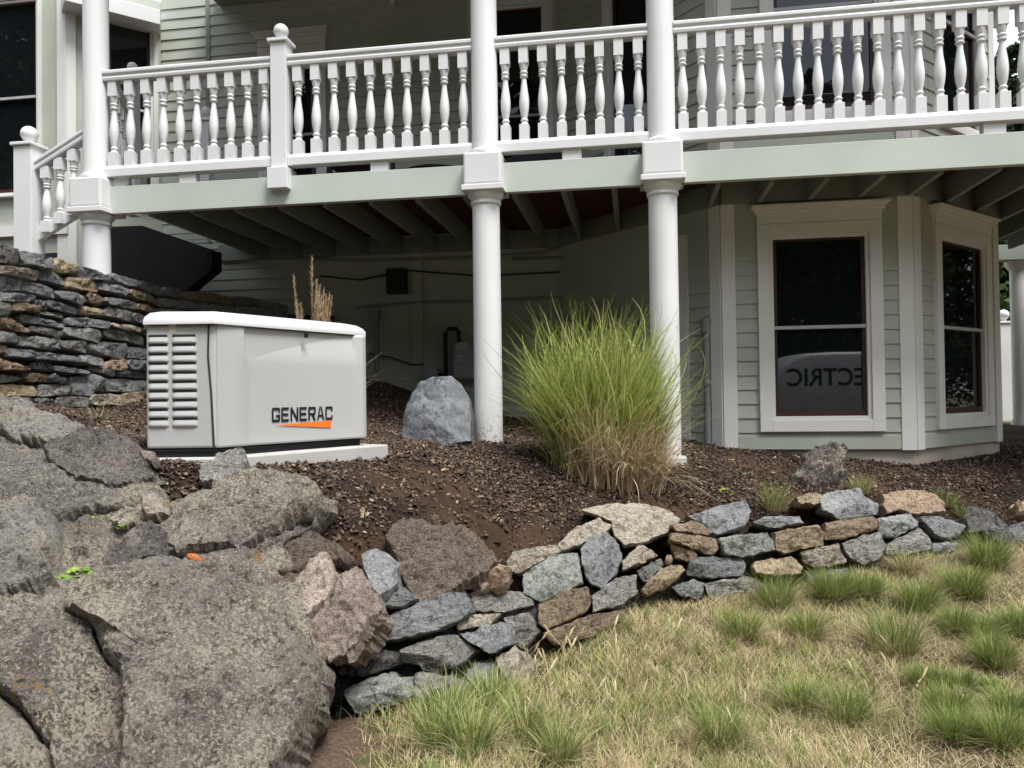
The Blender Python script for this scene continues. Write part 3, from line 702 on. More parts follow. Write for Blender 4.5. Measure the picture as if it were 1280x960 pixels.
# ---------------------------------------------------------------- stones
def resample(poly, n):
    p = np.array(poly+[poly[0]], float); d = np.r_[0, np.cumsum(np.hypot(*np.diff(p, axis=0).T))]
    t = np.linspace(0, d[-1], n, endpoint=False); q = np.c_[np.interp(t, d, p[:,0]), np.interp(t, d, p[:,1])]
    return .90*q+.05*(np.roll(q,1,0)+np.roll(q,-1,0))
def stone(name, poly, zf, out, bulge, thick, m, parent=None, n=72, rings=16, rough=.010, nsc=9., facets=3, seed=0, back=None, jit=.8, soft=9.):
    rs = random.Random(seed*31+5); q = resample(poly, n); c = q.mean(0)
    ext = abs(q-c).max(0)+1e-6
    j = np.array([mnoise.fractal((x*.11+seed*3.1, y*.11, seed), 1, 2, 3) for x, y in q]); q = q+(q-c)/np.linalg.norm(q-c, axis=1)[:,None]*j[:,None]*jit*3
    out = Vector(out).normalized(); bk = Vector(back).normalized() if back else -out
    pls = [(rs.uniform(0, 6.283), rs.uniform(.55, .95), rs.uniform(.3, 1.5)) for _ in range(facets)]
    rr = [0]+[1-(1-i/rings)**1.5 for i in range(1, rings+1)]
    V = []; F_ = []; so_ = Vector((seed*1.7, seed*.9, seed*2.3))
    def vert(pxy, r_):
        u, v = (pxy-c)/ext; w = P(pxy[0], pxy[1], zf(pxy[0], pxy[1]))
        h = bulge*max(0, 1-r_**soft)**.5
        for (an, lv, slp) in pls: h = min(h, bulge*(lv-slp*(math.cos(an)*u+math.sin(an)*v)*.7))
        h = max(h, -.5*bulge)
        w0 = w; w = w+out*h
        fr = mnoise.fractal(w*nsc+so_, .8, 2.1, 5); rd = abs(mnoise.fractal(w*nsc*.6-so_, .9, 2.2, 4)); cr_ = mnoise.fractal(w*nsc*4.5+so_, .6, 2.2, 4)
        return w0+out*(h+rough*(fr*.9-max(0, .22-rd)*2.6+cr_*.26-max(0, cr_-.18)*.3)*(1.0 if r_ < .99 else .5)-(bulge*.2 if r_ > .99 else 0))
    V.append(vert(c, 0))
    for r_ in rr[1:]:
        for i in range(n): V.append(vert(c+(q[i]-c)*r_, r_))
    for i in range(n): F_.append((0, 1+i, 1+(i+1)%n))
    for k_ in range(rings-1):
        for i in range(n): a = 1+k_*n; F_.append((a+i, a+n+i, a+n+(i+1)%n, a+(i+1)%n))
    e = 1+(rings-1)*n; cw = sum((V[e+i] for i in range(n)), Vector())/n; b0 = len(V)
    TK = ((.12, 1.01), (.3, 1.0), (.55, .97), (1., .86))
    for (tk, sc) in TK:
        for i in range(n):
            w = cw+(V[e+i]-cw)*sc+bk*thick*tk; d = (V[e+i]-cw).normalized()
            V.append(w+(d*mnoise.fractal(w*nsc*1.6+so_, .8, 2.1, 4)+bk*mnoise.fractal(w*nsc*1.3-so_, .8, 2.1, 3)*.6)*rough*1.1)
    V.append(cw+bk*thick*1.05); cb = len(V)-1
    st_ = [e]+[b0+n*j_ for j_ in range(len(TK))]
    for (x0, x1) in zip(st_[:-1], st_[1:]):
        for i in range(n): F_.append((x0+i, x1+i, x1+(i+1)%n, x0+(i+1)%n))
    for i in range(n): F_.append((st_[-1]+i, cb, st_[-1]+(i+1)%n))
    # pixel y runs down: flip so that faces look outward
    F_ = [tuple(reversed(t)) for t in F_] if np.sum(q[:,0]*np.roll(q[:,1],-1)-np.roll(q[:,0],-1)*q[:,1]) > 0 else F_
    return mk(name, V, F_, m, parent, angle=38)
FOOT = [(360,890,3.12),(430,890,3.3),(560,880,3.35),(680,832,3.75),(800,762,4.2),(900,748,4.5),(1000,738,4.7),(1100,708,4.9),(1180,692,5.1),(1290,690,5.3)]
def wallz(dz=0., lean=.15):
    fx = [a[0] for a in FOOT]; fy = [a[1] for a in FOOT]; fz = [a[2] for a in FOOT]
    return lambda x, y: float(np.interp(x, fx, fz))+lean*(float(np.interp(x, fx, fy))-y)/130+dz
rwall = thing('retaining_wall', P(800, 760, 4.2), 'low dry stacked stone retaining wall of mixed grey and tan stones above the lawn', 'stone wall')
OUTW = (-.15, -.93, .35)
WS = [  # material, polygon, dz, lean, bulge
 ('gneiss', [(529,802),(556,794),(583,800),(594,813),(578,832),(540,843),(521,832),(502,827),(500,813)], 0,.15,.07),
 ('dark', [(440,819),(472,810),(502,816),(512,827),(489,835),(453,847),(426,843),(424,830)], .04,.15,.05),
 ('green', [(430,863),(454,850),(480,844),(508,848),(517,867),(502,878),(445,894),(438,881)], -.06,.2,.07),
 ('gneiss', [(517,841),(532,839),(572,850),(581,867),(563,879),(532,883),(519,876)], -.02,.15,.07),
 ('pale', [(620,824),(642,808),(675,832),(668,850),(651,857),(629,846)], -.03,.2,.05),
 ('slate', [(592,828),(622,830),(628,852),(622,866),(592,860),(582,846)], .03,.15,.04),
 ('dark', [(423,883),(441,885),(454,896),(465,903),(432,906),(420,896)], .02,.15,.04),
 ('slate', [(462,783),(483,770),(567,737),(578,744),(590,765),(575,776),(543,791),(502,799),(467,803),(463,794)], -.06,.22,.06),
 ('gneiss', [(578,743),(613,737),(651,739),(667,748),(666,757),(630,767),(592,763),(588,754)], 0,.25,.05),
 ('pale', [(588,768),(627,766),(612,782),(573,788),(570,780)], .05,.15,.03),
 ('blue', [(589,791),(627,777),(639,783),(641,805),(613,818),(592,806),(572,792)], -.01,.15,.06),
 ('gneiss', [(642,770),(658,765),(676,789),(654,811),(641,806),(630,773)], 0,.15,.05),
 ('pale', [(632,704),(640,690),(674,683),(696,681),(702,689),(675,703),(648,716),(636,714)], .05,.28,.035),
 ('green', [(652,718),(690,694),(722,690),(729,729),(706,740),(674,752),(653,740)], -.03,.25,.06),
 ('blue', [(725,686),(736,673),(760,667),(773,681),(778,700),(770,718),(752,737),(735,729),(729,716)], -.01,.25,.06),
 ('pale', [(697,681),(717,660),(749,646),(764,657),(757,668),(725,682),(701,690)], .04,.3,.04),
 ('pale', [(725,636),(757,629),(810,630),(837,638),(851,650),(839,665),(810,677),(781,683),(767,670),(763,652),(746,644)], .0,.40,.05),
 ('rust', [(674,755),(709,738),(733,733),(740,750),(736,763),(683,790),(673,782)], 0,.12,.04),
 ('gneiss', [(740,745),(770,723),(794,718),(797,742),(773,758),(741,766)], 0,.12,.05),
 ('rust', [(677,792),(738,769),(781,761),(784,772),(738,796),(693,808)], .0,.12,.04),
 ('pale', [(777,702),(799,681),(815,686),(821,694),(799,705),(778,713)], -.02,.2,.03),
 ('green', [(797,713),(826,697),(831,705),(810,727),(799,723)], .02,.15,.03),
 ('tan', [(802,737),(826,710),(850,705),(857,713),(839,732),(810,744)], -.02,.15,.05),
 ('rust', [(840,654),(868,651),(882,657),(887,668),(868,668),(845,665)], 0,.2,.04),
 ('rust', [(838,666),(868,669),(895,672),(900,684),(890,694),(866,686),(839,678)], -.03,.15,.05),
 ('rust', [(838,680),(868,689),(874,700),(863,704),(845,697)], 0,.15,.04),
 ('blue', [(858,646),(906,630),(932,625),(940,638),(930,660),(898,669),(887,665),(874,653)], .02,.32,.06),
 ('green', [(899,672),(961,665),(971,686),(930,697),(903,694)], -.02,.15,.05),
 ('slate', [(860,705),(879,695),(927,697),(934,705),(928,721),(884,723),(858,718)], 0,.12,.05),
 ('slate', [(839,734),(866,723),(880,729),(879,749),(852,746)], 0,.12,.04),
 ('gneiss', [(880,729),(932,721),(972,731),(972,744),(953,748),(887,750)], .0,.12,.05),
 ('slate', [(940,653),(956,646),(1001,645),(1004,654),(967,660)], .05,.3,.03),
 ('tan', [(968,665),(1020,656),(1032,666),(1030,681),(980,692),(970,687)], -.02,.15,.05),
 ('tan', [(941,709),(945,701),(990,695),(1005,708),(1001,717),(964,723),(943,717)], -.02,.12,.05),
 ('pale', [(1000,690),(1046,680),(1061,703),(1020,711),(1004,701)], -.02,.12,.05),
 ('slate', [(1007,714),(1059,710),(1066,725),(1046,734),(1012,730)], .02,.12,.04),
 ('rust', [(1031,653),(1089,646),(1099,652),(1097,662),(1060,674),(1031,674)], -.01,.2,.05),
 ('blue', [(1097,648),(1136,642),(1148,652),(1147,659),(1121,670),(1099,669)], -.01,.25,.05),
 ('gneiss', [(1051,678),(1099,664),(1108,685),(1099,699),(1078,708),(1062,698)], -.02,.15,.05),
 ('gneiss', [(1109,680),(1150,659),(1166,677),(1163,686),(1126,695),(1108,693)], -.01,.2,.05),
 ('slate', [(1149,646),(1171,645),(1208,657),(1200,669),(1187,674),(1166,666)], -.01,.3,.045),
 ('slate', [(1168,678),(1198,677),(1195,688),(1176,692),(1163,688)], .01,.15,.035),
 ('slate', [(1060,709),(1105,702),(1108,717),(1073,724)], .03,.12,.035),
 ('tan', [(994,622),(1020,614),(1026,619),(1024,631),(1001,631)], .10,.3,.035),
 ('blue', [(1024,621),(1036,614),(1075,610),(1082,620),(1099,630),(1098,642),(1052,650),(1025,638)], .05,.35,.06),
 ('orange', [(1105,617),(1136,612),(1166,617),(1179,629),(1180,642),(1147,644),(1123,637),(1110,642),(1106,632)], .07,.35,.06),
 ('dark', [(1208,648),(1221,633),(1235,637),(1259,658),(1273,680),(1267,688),(1245,677),(1229,664),(1211,666)], .0,.3,.04),
 ('slate', [(1260,663),(1292,648),(1292,680),(1272,680)], .05,.3,.04),
 ('pale', [(1267,692),(1290,676),(1292,700)], .0,.2,.04),
]
for i, (mt, pl, dz, ln, bl) in enumerate(WS):
    if i in (2, 3, 4, 6): pl = [(x, y+0) for x, y in pl]
    stone('stone', pl, wallz(dz, ln), OUTW, bl, .26, RK[mt], rwall, seed=i+1, back=(.12, .93, -.28), rough=.018, nsc=8., facets=4)
# inner rubble filling the joints so that no light leaks through
for i, x in enumerate(range(400, 1240, 34)):
    fx = [a[0] for a in FOOT]; yb = float(np.interp(x, fx, [a[1] for a in FOOT])); top = float(np.interp(x, [400,480,600,700,780,840,900,1000,1200], [800,790,768,725,728,704,682,672,668]))
    stone('rubble', [(x-24,yb+6),(x-26,(yb+top)/2),(x-20,top+6),(x+16,top+8),(x+26,(yb+top)/2),(x+24,yb+6)], wallz(.13, .13), OUTW, .03, .2, RK['dark'], rwall, n=20, rings=4, seed=200+i, back=(.12,.93,-.28))
# left terrace wall
TW = [(-10,305,328,25,311,329),(26,313,331,68,322,337),(68,322,341,97,332,343),(97,331,347,140,345,351),(140,341,352,172,350,360),(172,351,361,204,358,371),(204,359,369,228,362,373),
 (-10,330,340,49,337,350),(49,336,350,82,346,358),(82,346,360,123,350,365),(124,352,362,162,361,371),(162,361,371,196,371,380),
 (-10,345,363,26,348,363),(28,350,363,70,361,373),(71,363,372,106,368,382),(107,363,378,131,374,381),(133,371,381,172,378,388),(172,379,386,196,386,394),
 (-10,364,377,45,369,377),(15,378,388,52,382,391),(44,375,386,60,378,388),(60,375,386,97,385,393),(99,382,392,130,386,395),(132,382,395,165,391,402),(165,391,400,190,397,407),
 (-10,378,395,15,379,395),(52,388,394,79,391,398),(25,392,403,80,405,411),(84,397,407,139,401,411),(139,403,409,178,410,416),(176,408,418,196,410,420),
 (5,397,411,38,410,416),(-10,396,410,5,398,412),(37,407,414,79,415,424),(81,409,420,128,412,428),(130,411,421,180,419,432),
 (-10,413,428,25,418,430),(20,420,432,66,422,436),(66,424,434,77,425,437),(75,426,434,109,427,442),(109,428,440,160,429,449),(160,434,447,190,437,450),
 (-10,430,442,9,432,441),(10,435,446,100,446,454),(100,443,453,131,448,458),(134,452,463,160,449,462),(160,449,462,190,452,464),
 (-10,446,461,40,459,463),(40,452,461,66,453,464),(65,457,464,113,463,468),(112,457,463,145,464,471),(147,463,471,190,465,475),
 (-10,466,481,29,472,475),(30,467,478,64,468,477),(64,467,477,84,473,480),(88,471,493,119,473,496),(113,467,488,132,474,489),(132,473,489,190,476,491),
 (-10,481,497,47,482,495),(49,481,496,88,482,495),(43,498,505,68,498,507),(70,497,508,112,496,509),(113,493,506,155,494,508),(155,492,512,192,490,512),(-10,498,512,43,497,512),
 (196,372,383,222,375,386),(222,374,386,246,378,388),(231,364,374,290,370,380),(290,370,381,330,375,385),(330,376,386,362,381,390),(246,377,388,290,381,392),(290,382,393,360,388,400),(190,386,400,240,390,404),(240,390,404,300,394,410)]
TM = ['gneiss','slate','tan','slate','slate','slate','slate', 'pale','blue','tan','blue','tan', 'blue','slate','blue','rust','slate','rust',
      'slate','rust','slate','slate','tan','gneiss','slate', 'gneiss','gneiss','slate','blue','pale','slate', 'rust','slate','gneiss','green','green',
      'slate','green','slate','gneiss','blue','slate', 'pink','blue','slate','orange','slate', 'rust','slate','blue','gneiss','slate',
      'green','tan','slate','blue','blue','slate', 'tan','gneiss','slate','gneiss','pale','rust','green']
def tz(dz): return lambda x, y: float(np.interp(x, [-20,0,130,200,270,350,370], [4.95,5.1,6.25,7.2,7.8,8.2,8.3]))+dz
twall = thing('terrace_wall', P(100, 510, 5.9), 'tall dry stacked terrace wall of thin slate slabs behind the generator', 'stone wall')
for i, (x0, a0, b0, x1, a1, b1) in enumerate(TW):
    rs = random.Random(i); w = x1-x0; e = min(.16*w, 5)
    def lp(t): return a0+(a1-a0)*t, b0+(b1-b0)*t
    pl = [(x0+.3, (a0+b0)/2), (x0+e*rs.random(), a0+.4)]
    for t in (.3, .6): yt, _ = lp(t); pl.append((x0+w*t, yt-rs.uniform(0, .9)+.2))
    pl += [(x1-e*rs.random(), a1+.4), (x1-.3, (a1+b1)/2), (x1-e*rs.random(), b1-.3)]
    for t in (.6, .3): _, yb = lp(t); pl.append((x0+w*t, yb-rs.uniform(-.2, .8)))
    pl.append((x0+e*rs.random(), b0-.3))
    cq_ = np.mean(pl, axis=0); pl = [tuple(cq_+(np.array(v_)-cq_)*np.array((1.03, 1.07))) for v_ in pl]
    stone('stone', pl, tz(rs.uniform(-.05, .03)), (.86, -.48, .12), .024, .22, RK[TM[i % len(TM)]], twall, n=36, rings=7, seed=300+i, back=(-.97, .2, -.1), rough=.020, nsc=7., jit=.3, facets=3)
bk = [(-3.44,4.3),(-3.50,5.1),(-3.44,6.25),(-3.41,7.2),(-3.12,7.84),(-2.6,8.3),(-2.0,8.7)]
mb = MB()
for (ax, ay), (bx, by) in zip(bk[:-1], bk[1:]):
    mb.hexa([(ax,ay,EYE-.3),(bx,by,EYE-.3),(bx-.12,by+.05,EYE-.3),(ax-.12,ay+.02,EYE-.3),(ax,ay,TERR_Z+.0),(bx,by,TERR_Z+.0),(bx-.12,by+.05,TERR_Z+.0),(ax-.12,ay+.02,TERR_Z+.0)])
mb.build('core', RK['dark'], twall)

# ---------------------------------------------------------------- loose boulders and outcrop
OUTB = (.05, -.62, .78)
def boulder(poly, m, label, zf=None, bulge=.12, thick=.35, n=120, rings=34, rough=.035, nsc=3.2, cat='boulder', name='boulder', seed=0, out=OUTB, dz=0., facets=2, jit=1.2, soft=6., back=None):
    zf_ = zf; zf = zf or (lambda x, y: Zr(x, y)+dz)
    o = stone(name, poly, zf, out, bulge, thick, RK[m], None, int(n*(1.6 if n > 70 else 1.2)), int(rings*(1.6 if n > 70 else 1.2)), rough*1.6, nsc, facets, seed, back or ((-out[0], .9, -.55) if zf_ is None else (.1, .9, -.45)), jit, soft)
    return tag(o, label, cat)
boulder([(-70,498),(20,508),(70,526),(115,545),(150,556),(190,590),(214,632),(240,622),(300,606),(368,608),(400,622),(392,650),(352,680),(372,712),(392,800),(400,850),(385,900),(350,950),(335,1040),(-70,1040)],
        'outcrop2', 'continuous grey rock ledge from which the boulders bulge', name='rock_ledge', cat='rock ledge', bulge=.02, thick=.5, n=190, rings=60, seed=900, facets=0, soft=4., nsc=3.4, rough=.045, dz=.075, jit=.6)
boulder([(80,765),(98,740),(137,721),(192,703),(238,700),(293,702),(330,726),(362,758),(381,795),(401,841),(394,877),(367,923),(339,962),(330,1040),(150,1040),(152,960),(160,880),(156,848),(130,820),(118,786)],
        'outcrop', 'huge rounded lichen speckled boulder beside the end of the low wall', bulge=.16, thick=.6, n=220, rings=80, seed=901, facets=2, soft=4., nsc=2.6)
boulder([(-10,842),(40,800),(78,768),(118,788),(128,825),(158,850),(178,900),(190,960),(195,1040),(80,1040),(62,935),(30,892),(-10,866)],
        'outcrop2', 'boulder lobe with orange lichen split by a crack from the huge boulder', bulge=.11, thick=.5, seed=902, dz=.04, n=150, rings=44)
boulder([(-60,850),(-5,868),(22,884),(55,932),(75,985),(80,1040),(-60,1040)], 'outcrop2', 'lichen covered rock below the cracked lobe at the outcrop foot', bulge=.1, thick=.5, seed=903, dz=.02)
boulder([(-60,772),(0,768),(28,749),(85,741),(94,749),(78,772),(28,806),(8,834),(-60,852)], 'outcrop', 'flat grey rock slab above the orange lichen lobe', bulge=.09, thick=.4, seed=904, dz=.03)
boulder([(-60,632),(0,634),(40,641),(76,656),(79,690),(64,714),(72,726),(42,746),(0,754),(-60,762)], 'greyrock', 'smooth pale grey outcrop rock with a shaded underside', bulge=.15, thick=.5, seed=905, dz=.06)
boulder([(60,664),(90,648),(128,645),(152,670),(148,700),(104,717),(66,714)], 'darkrock', 'dark low rock wedged behind the small green rosette plant', bulge=.06, thick=.35, seed=906, dz=.16, n=80, rings=20)
boulder([(-60,545),(0,546),(30,553),(60,574),(100,600),(160,604),(185,625),(172,640),(125,644),(70,654),(0,634),(-60,632)], 'greyrock', 'grey cracked outcrop ledge under the dark flat rock', bulge=.10, thick=.45, seed=907, dz=.08)
boulder([(57,571),(69,559),(112,544),(146,545),(172,561),(189,576),(195,591),(165,601),(120,603),(96,598),(74,587)], 'darkrock', 'dark flat speckled rock lying on the grey ledge', bulge=.09, thick=.14, seed=908, dz=-.06)
boulder([(-60,488),(0,500),(30,507),(52,514),(82,526),(114,542),(88,554),(52,556),(26,556),(0,550),(-60,550)], 'greyrock', 'pale weathered rock at the foot of the terrace wall', bulge=.10, thick=.4, seed=909, dz=.05)
boulder([(196,665),(216,643),(259,619),(303,601),(369,603),(404,617),(395,637),(358,661),(316,683),(294,684),(268,684),(222,689)], 'outcrop', 'broad rough boulder in front of the concrete pad', bulge=.13, thick=.35, seed=910, dz=.03, n=160, rings=48)
boulder([(125,713),(131,694),(150,678),(194,664),(221,682),(223,690),(194,703),(150,712)], 'darkrock', 'narrow dark rock ridge behind the huge boulder', bulge=.07, thick=.3, seed=911, dz=.08, n=80, rings=18)
boulder([(318,692),(342,681),(390,666),(430,682),(432,702),(412,703),(370,719),(345,722),(325,712)], 'brownrock', 'reddish weathered rock beside the broad rough boulder', bulge=.06, thick=.3, seed=912, dz=.10, n=80, rings=20)
boulder([(268,694),(320,684),(350,694),(374,706),(368,770),(390,806),(380,812),(360,772),(330,738),(290,715)], 'brownrock', 'rough brown rock between the huge boulder and the pink granite block', bulge=.05, thick=.35, seed=913, dz=.14, n=90, rings=20)
boulder([(244,587),(272,573),(303,562),(314,582),(304,599),(281,607),(255,602)], 'gneiss', 'small pointed layered rock leaning against the concrete pad', bulge=.10, thick=.2, seed=914, dz=-.02, n=70, rings=16, facets=3, rough=.02, nsc=6)
boulder([(481,678),(505,656),(548,649),(575,656),(602,675),(627,697),(613,711),(600,724),(578,733),(567,740),(527,747),(514,740),(498,714),(496,699)], 'brownrock', 'large brown ridged boulder set in the mulch above the low wall',
        zf=lambda x, y: 3.50+.0042*(745-y)+(x-550)*.0008, bulge=.13, thick=.35, seed=915, n=130, rings=34, rough=.03, nsc=5, facets=3)
lz = lambda base, k_=.003: (lambda x, y: base+k_*(760-y)+(x-430)*.0012)
boulder([(424,729),(434,722),(454,715),(460,729),(468,747),(477,760),(460,779),(454,793),(435,806),(411,815),(391,815),(383,801),(396,779),(416,754)], 'pink', 'pink granite block with a pale quartz face at the wall end', zf=lz(3.12), bulge=.12, thick=.3, seed=916, n=110, rings=26, rough=.025, nsc=6, facets=4)
boulder([(360,735),(372,722),(399,702),(413,704),(422,722),(424,730),(415,754),(385,773),(366,769),(358,757)], 'pink', 'grey pink granite rock leaning behind the pink granite block', zf=lz(3.12), bulge=.10, thick=.3, seed=917, n=90, rings=22, rough=.02, nsc=6, facets=3)
boulder([(451,697),(468,689),(485,691),(501,704),(497,715),(498,730),(477,751),(468,745),(463,735),(455,713)], 'blue', 'blue grey angular stone with a white quartz vein', zf=lz(3.30), bulge=.08, thick=.2, seed=918, n=60, rings=12, rough=.008, nsc=6, facets=4, jit=.4)
boulder([(497,730),(508,735),(522,752),(501,759),(479,758),(476,751)], 'slate', 'small grey stone tucked under the blue grey angular stone', zf=lz(3.36), bulge=.05, thick=.15, seed=919, n=50, rings=10, rough=.01, facets=3, jit=.4)
boulder([(609,727),(624,709),(640,719),(635,732),(618,738)], 'orange', 'small orange granite lump on the low wall', zf=lambda x, y: 3.72, bulge=.07, thick=.1, seed=920, n=40, rings=10, rough=.008, nsc=12, cat='stone', name='small_stone', facets=2)
boulder([(590,742),(598,731),(610,729),(613,734),(602,741)], 'orange', 'flat orange pebble beside the small orange granite lump', zf=lambda x, y: 3.68, bulge=.03, thick=.06, seed=921, n=30, rings=8, rough=.005, nsc=12, cat='stone', name='small_stone', facets=1)
boulder([(176,628),(194,621),(206,628),(216,637),(213,643),(194,648),(181,643)], 'pale', 'pale tan stone lying in mulch before the broad rough boulder', bulge=.05, thick=.1, seed=922, dz=-.02, n=50, rings=12, rough=.01, nsc=10, cat='stone', name='small_stone')
boulder([(138,648),(150,641),(166,646),(174,653),(158,659),(142,656)], 'pale', 'whitish flat stone beside the small leafy weeds', bulge=.03, thick=.08, seed=923, dz=.0, n=40, rings=10, rough=.008, nsc=10, cat='stone', name='small_stone')
boulder([(112,541),(120,537),(132,537),(133,542),(120,546)], 'tan', 'small tan stone beside the dark flat rock', bulge=.03, thick=.06, seed=924, dz=-.03, n=30, rings=8, rough=.006, nsc=10, cat='stone', name='small_stone')
boulder([(176,566),(186,562),(194,570),(190,578),(180,577)], 'pink', 'small pink stone at the tip of the dark flat rock', bulge=.04, thick=.06, seed=925, dz=-.16, n=30, rings=8, rough=.006, nsc=10, cat='stone', name='small_stone')
boulder([(985,603),(998,588),(1018,562),(1040,551),(1058,556),(1060,567),(1048,586),(1058,600),(1050,614),(1010,614),(990,614)], 'outcrop', 'gnarled weathered rock standing in the mulch below the bay window', zf=lambda x, y: 5.55+.002*(610-y), bulge=.12, thick=.25, seed=926, n=90, rings=24, rough=.05, nsc=5, facets=3)
boulder([(1268,632),(1277,623),(1296,625),(1300,642),(1272,641)], 'orange', 'orange granite stone in the mulch beyond the tilted dark slab', zf=lambda x, y: 5.6, bulge=.08, thick=.15, seed=927, n=40, rings=10, rough=.015, nsc=8)
for (x, y, l) in ((836,700,'tiny orange pebble lodged between the brown stones of the wall'),):
    boulder([(x-5,y),(x-3,y-5),(x+3,y-5),(x+5,y),(x+2,y+5),(x-3,y+5)], 'orange', l, zf=wallz(-.02, .15), bulge=.02, thick=.04, n=20, rings=6, rough=.003, seed=928, cat='stone', name='small_stone', facets=0, jit=.1)
# moulded rock cover
fz = lambda x, y: 5.45+.0025*(545-y)+abs(x-561)*.0035
o = boulder([(502,536),(505,515),(515,492),(525,478),(541,472),(564,470),(578,480),(586,496),(589,520),(589,552),(562,560),(530,556),(503,548)], 'slate', 'smooth grey moulded rock cover standing in the mulch beside the column', zf=fz, bulge=.10, thick=.35, seed=930, n=80, rings=22, rough=.007, nsc=5, out=(0,-.95,.2), facets=3, cat='rock cover', name='rock_cover', jit=.5)
o.data.materials[0] = fauxrock
# pine cone
pc = thing('pine_cone', P(243, 698, Zr(243,698)-.05), 'orange brown pine cone in the crack above the huge boulder', 'pine cone'); q = P(243, 698, Zr(243,698)-.02)
mb = MB(); conem = flat('pine_cone_scales', (.36,.12,.03), .7)
MB().tube([q+Vector((t*.028,0,-.012*t)) for t in np.linspace(-1,1,9)], [.004+.014*math.sin(math.pi*u) for u in np.linspace(.08,.95,9)], 10).build('core', conem, pc)
for i in range(40):
    u = i/40; an = i*2.4; rr_ = .006+.013*math.sin(math.pi*(u*.85+.08)); c = q+Vector(((u*2-1)*.027, rr_*math.cos(an), rr_*math.sin(an)-.012*(u*2-1))); d = Vector((.4, math.cos(an), math.sin(an)))*.006
    w = Vector((0, -math.sin(an), math.cos(an)))*.004
    mb.add([c-w, c+w, c+w*.5+d, c-w*.5+d], [(0,1,2,3)])
mb.build('scales', conem, pc)
# ---------------------------------------------------------------- services under the deck
gm = PL(582, 445, WT-.12); ms, _ = ST(gm); gz = gm.z
g = thing('gas_meter', (gm.x, gm.y, gz-.25), 'dark grey gas meter with pipework on the wall under the deck', 'gas meter')
tf = WT-.14
MB().box(ms-.12, ms+.13, tf-.10, tf+.06, gz-.26, gz+.14).build('meter_body', meter_m, g, bevel=.03)
MB().box(ms-.07, ms+.06, tf-.115, tf-.10, gz+.06, gz+.14).build('index_window', flat('meter_dial_white', (.45,.45,.44), .5), g)
for dz in (-.01, -.05): MB().box(ms-.07, ms+.0, tf-.113, tf-.10, gz+dz-.012, gz+dz+.012).build('number_plate', flat('meter_plate', (.5,.5,.5), .5), g)
MB().tube([W(ms-.22, tf, gz-.5), W(ms-.22, tf, gz+.26), W(ms-.19, tf, gz+.30), W(ms-.1, tf, gz+.30), W(ms-.07, tf, gz+.26), W(ms-.07, tf, gz+.13)], .024, 10).build('riser_pipe', black, g, angle=40)
MB().lathe((0,0,0), [(.02,0),(.09,.01),(.1,.03),(.09,.05),(.03,.06)], 20)
mb = MB().lathe((0,0,0), [(.03,0),(.09,.015),(.10,.03),(.09,.045),(.03,.06)], 20); c = W(ms-.40, tf, gz-.2)
o = mk('regulator', [Vector((v.x*dX+c.x, v.x*dY+c.y-v.z, v.y+c.z)) for v in mb.v], mb.f, meter_m, g, angle=40)
MB().tube([W(ms-.40, tf-.02, gz-.2), W(ms-.2, tf-.02, gz-.2)], .02, 8).build('outlet_pipe', black, g)
def run(name, pts, rad, label, cat, m=None):
    o = MB().tube(pts, rad, 8).build(name, m or pipe_m, angle=50); return tag(o, label, cat)
def wl(px, py, t=WT-.06): return PL(px, py, t)
run('conduit', [wl(447,384), wl(520,378), wl(600,376), wl(690,372), wl(740,371)], .014, 'long grey horizontal conduit along the dark wall under the deck', 'conduit')
run('conduit', [wl(470,395), wl(470,425), wl(471,470)], .022, 'short grey vertical conduit running down to the dirt bank', 'conduit')
o = MB().box(ST(wl(470,392))[0]-.04, ST(wl(470,392))[0]+.04, WT-.12, WT-.03, wl(470,400).z, wl(470,388).z).build('junction_box', pipe_m); tag(o, 'small grey junction box at the top of the vertical conduit', 'junction box')
o = MB().box(ST(wl(521,400))[0]-.06, ST(wl(521,400))[0]+.06, WT-.045, WT-.024, EYE-.3, ZD+.02).build('wall_batten', sagewall); tag(o, 'sage green vertical board on the wall beside the gas meter', 'board')
run('cable', [wl(462,442), wl(490,447), wl(515,456), wl(530,455)], .008, 'black cable drooping below the junction box', 'cable', black)
run('cable', [wl(400,345), wl(450,350), wl(510,338), wl(600,345), wl(700,340)], .009, 'black cable sagging along the wall below the joists', 'cable', black)
run('conduit', [wl(330,322), wl(450,326), wl(600,322), wl(680,316), wl(715,306)], .016, 'grey pipe just under the ledger of the deck', 'conduit')
run('conduit', [wl(640,325), wl(700,322), wl(718,330), wl(725,345)], .016, 'grey pipe bending down the wall behind the tall grass', 'conduit')
eb = wl(497,350); es, _ = ST(eb)
e = thing('electric_box', (eb.x, eb.y, eb.z-.15), 'dark electric box on the wall beneath the joists', 'electric box')
MB().box(es-.11, es+.11, WT-.14, WT-.024, eb.z-.16, eb.z+.12).build('case', black, e, bevel=.01); MB().box(es-.10, es+.10, WT-.15, WT-.14, eb.z-.15, eb.z+.11).build('cover', black, e)
# conduit riser by the bay corner
q = PL(884, 470, .95); q2 = hz(q.x, q.y)
rc = thing('utility_riser', (q.x, q.y, q2), 'grey vertical utility pipe beside the bay corner board', 'pipe')
MB().tube([(q.x, q.y, q2-.1), (q.x, q.y, PL(884,412,1.02).z)], .032, 14).build('pipe', pipe_m, rc, angle=40)
MB().lathe((q.x, q.y, PL(884,415,1.02).z), [(.034,-.02),(.046,-.01),(.046,.05),(.05,.06),(.05,.11),(.02,.13)], 16).build('fitting', pipe_m, rc, angle=40)
MB().lathe((q.x, q.y, PL(884,480,1.02).z), [(.034,-.02),(.038,-.015),(.038,.03),(.034,.035)], 16).build('coupling', pipe_m, rc, angle=40)
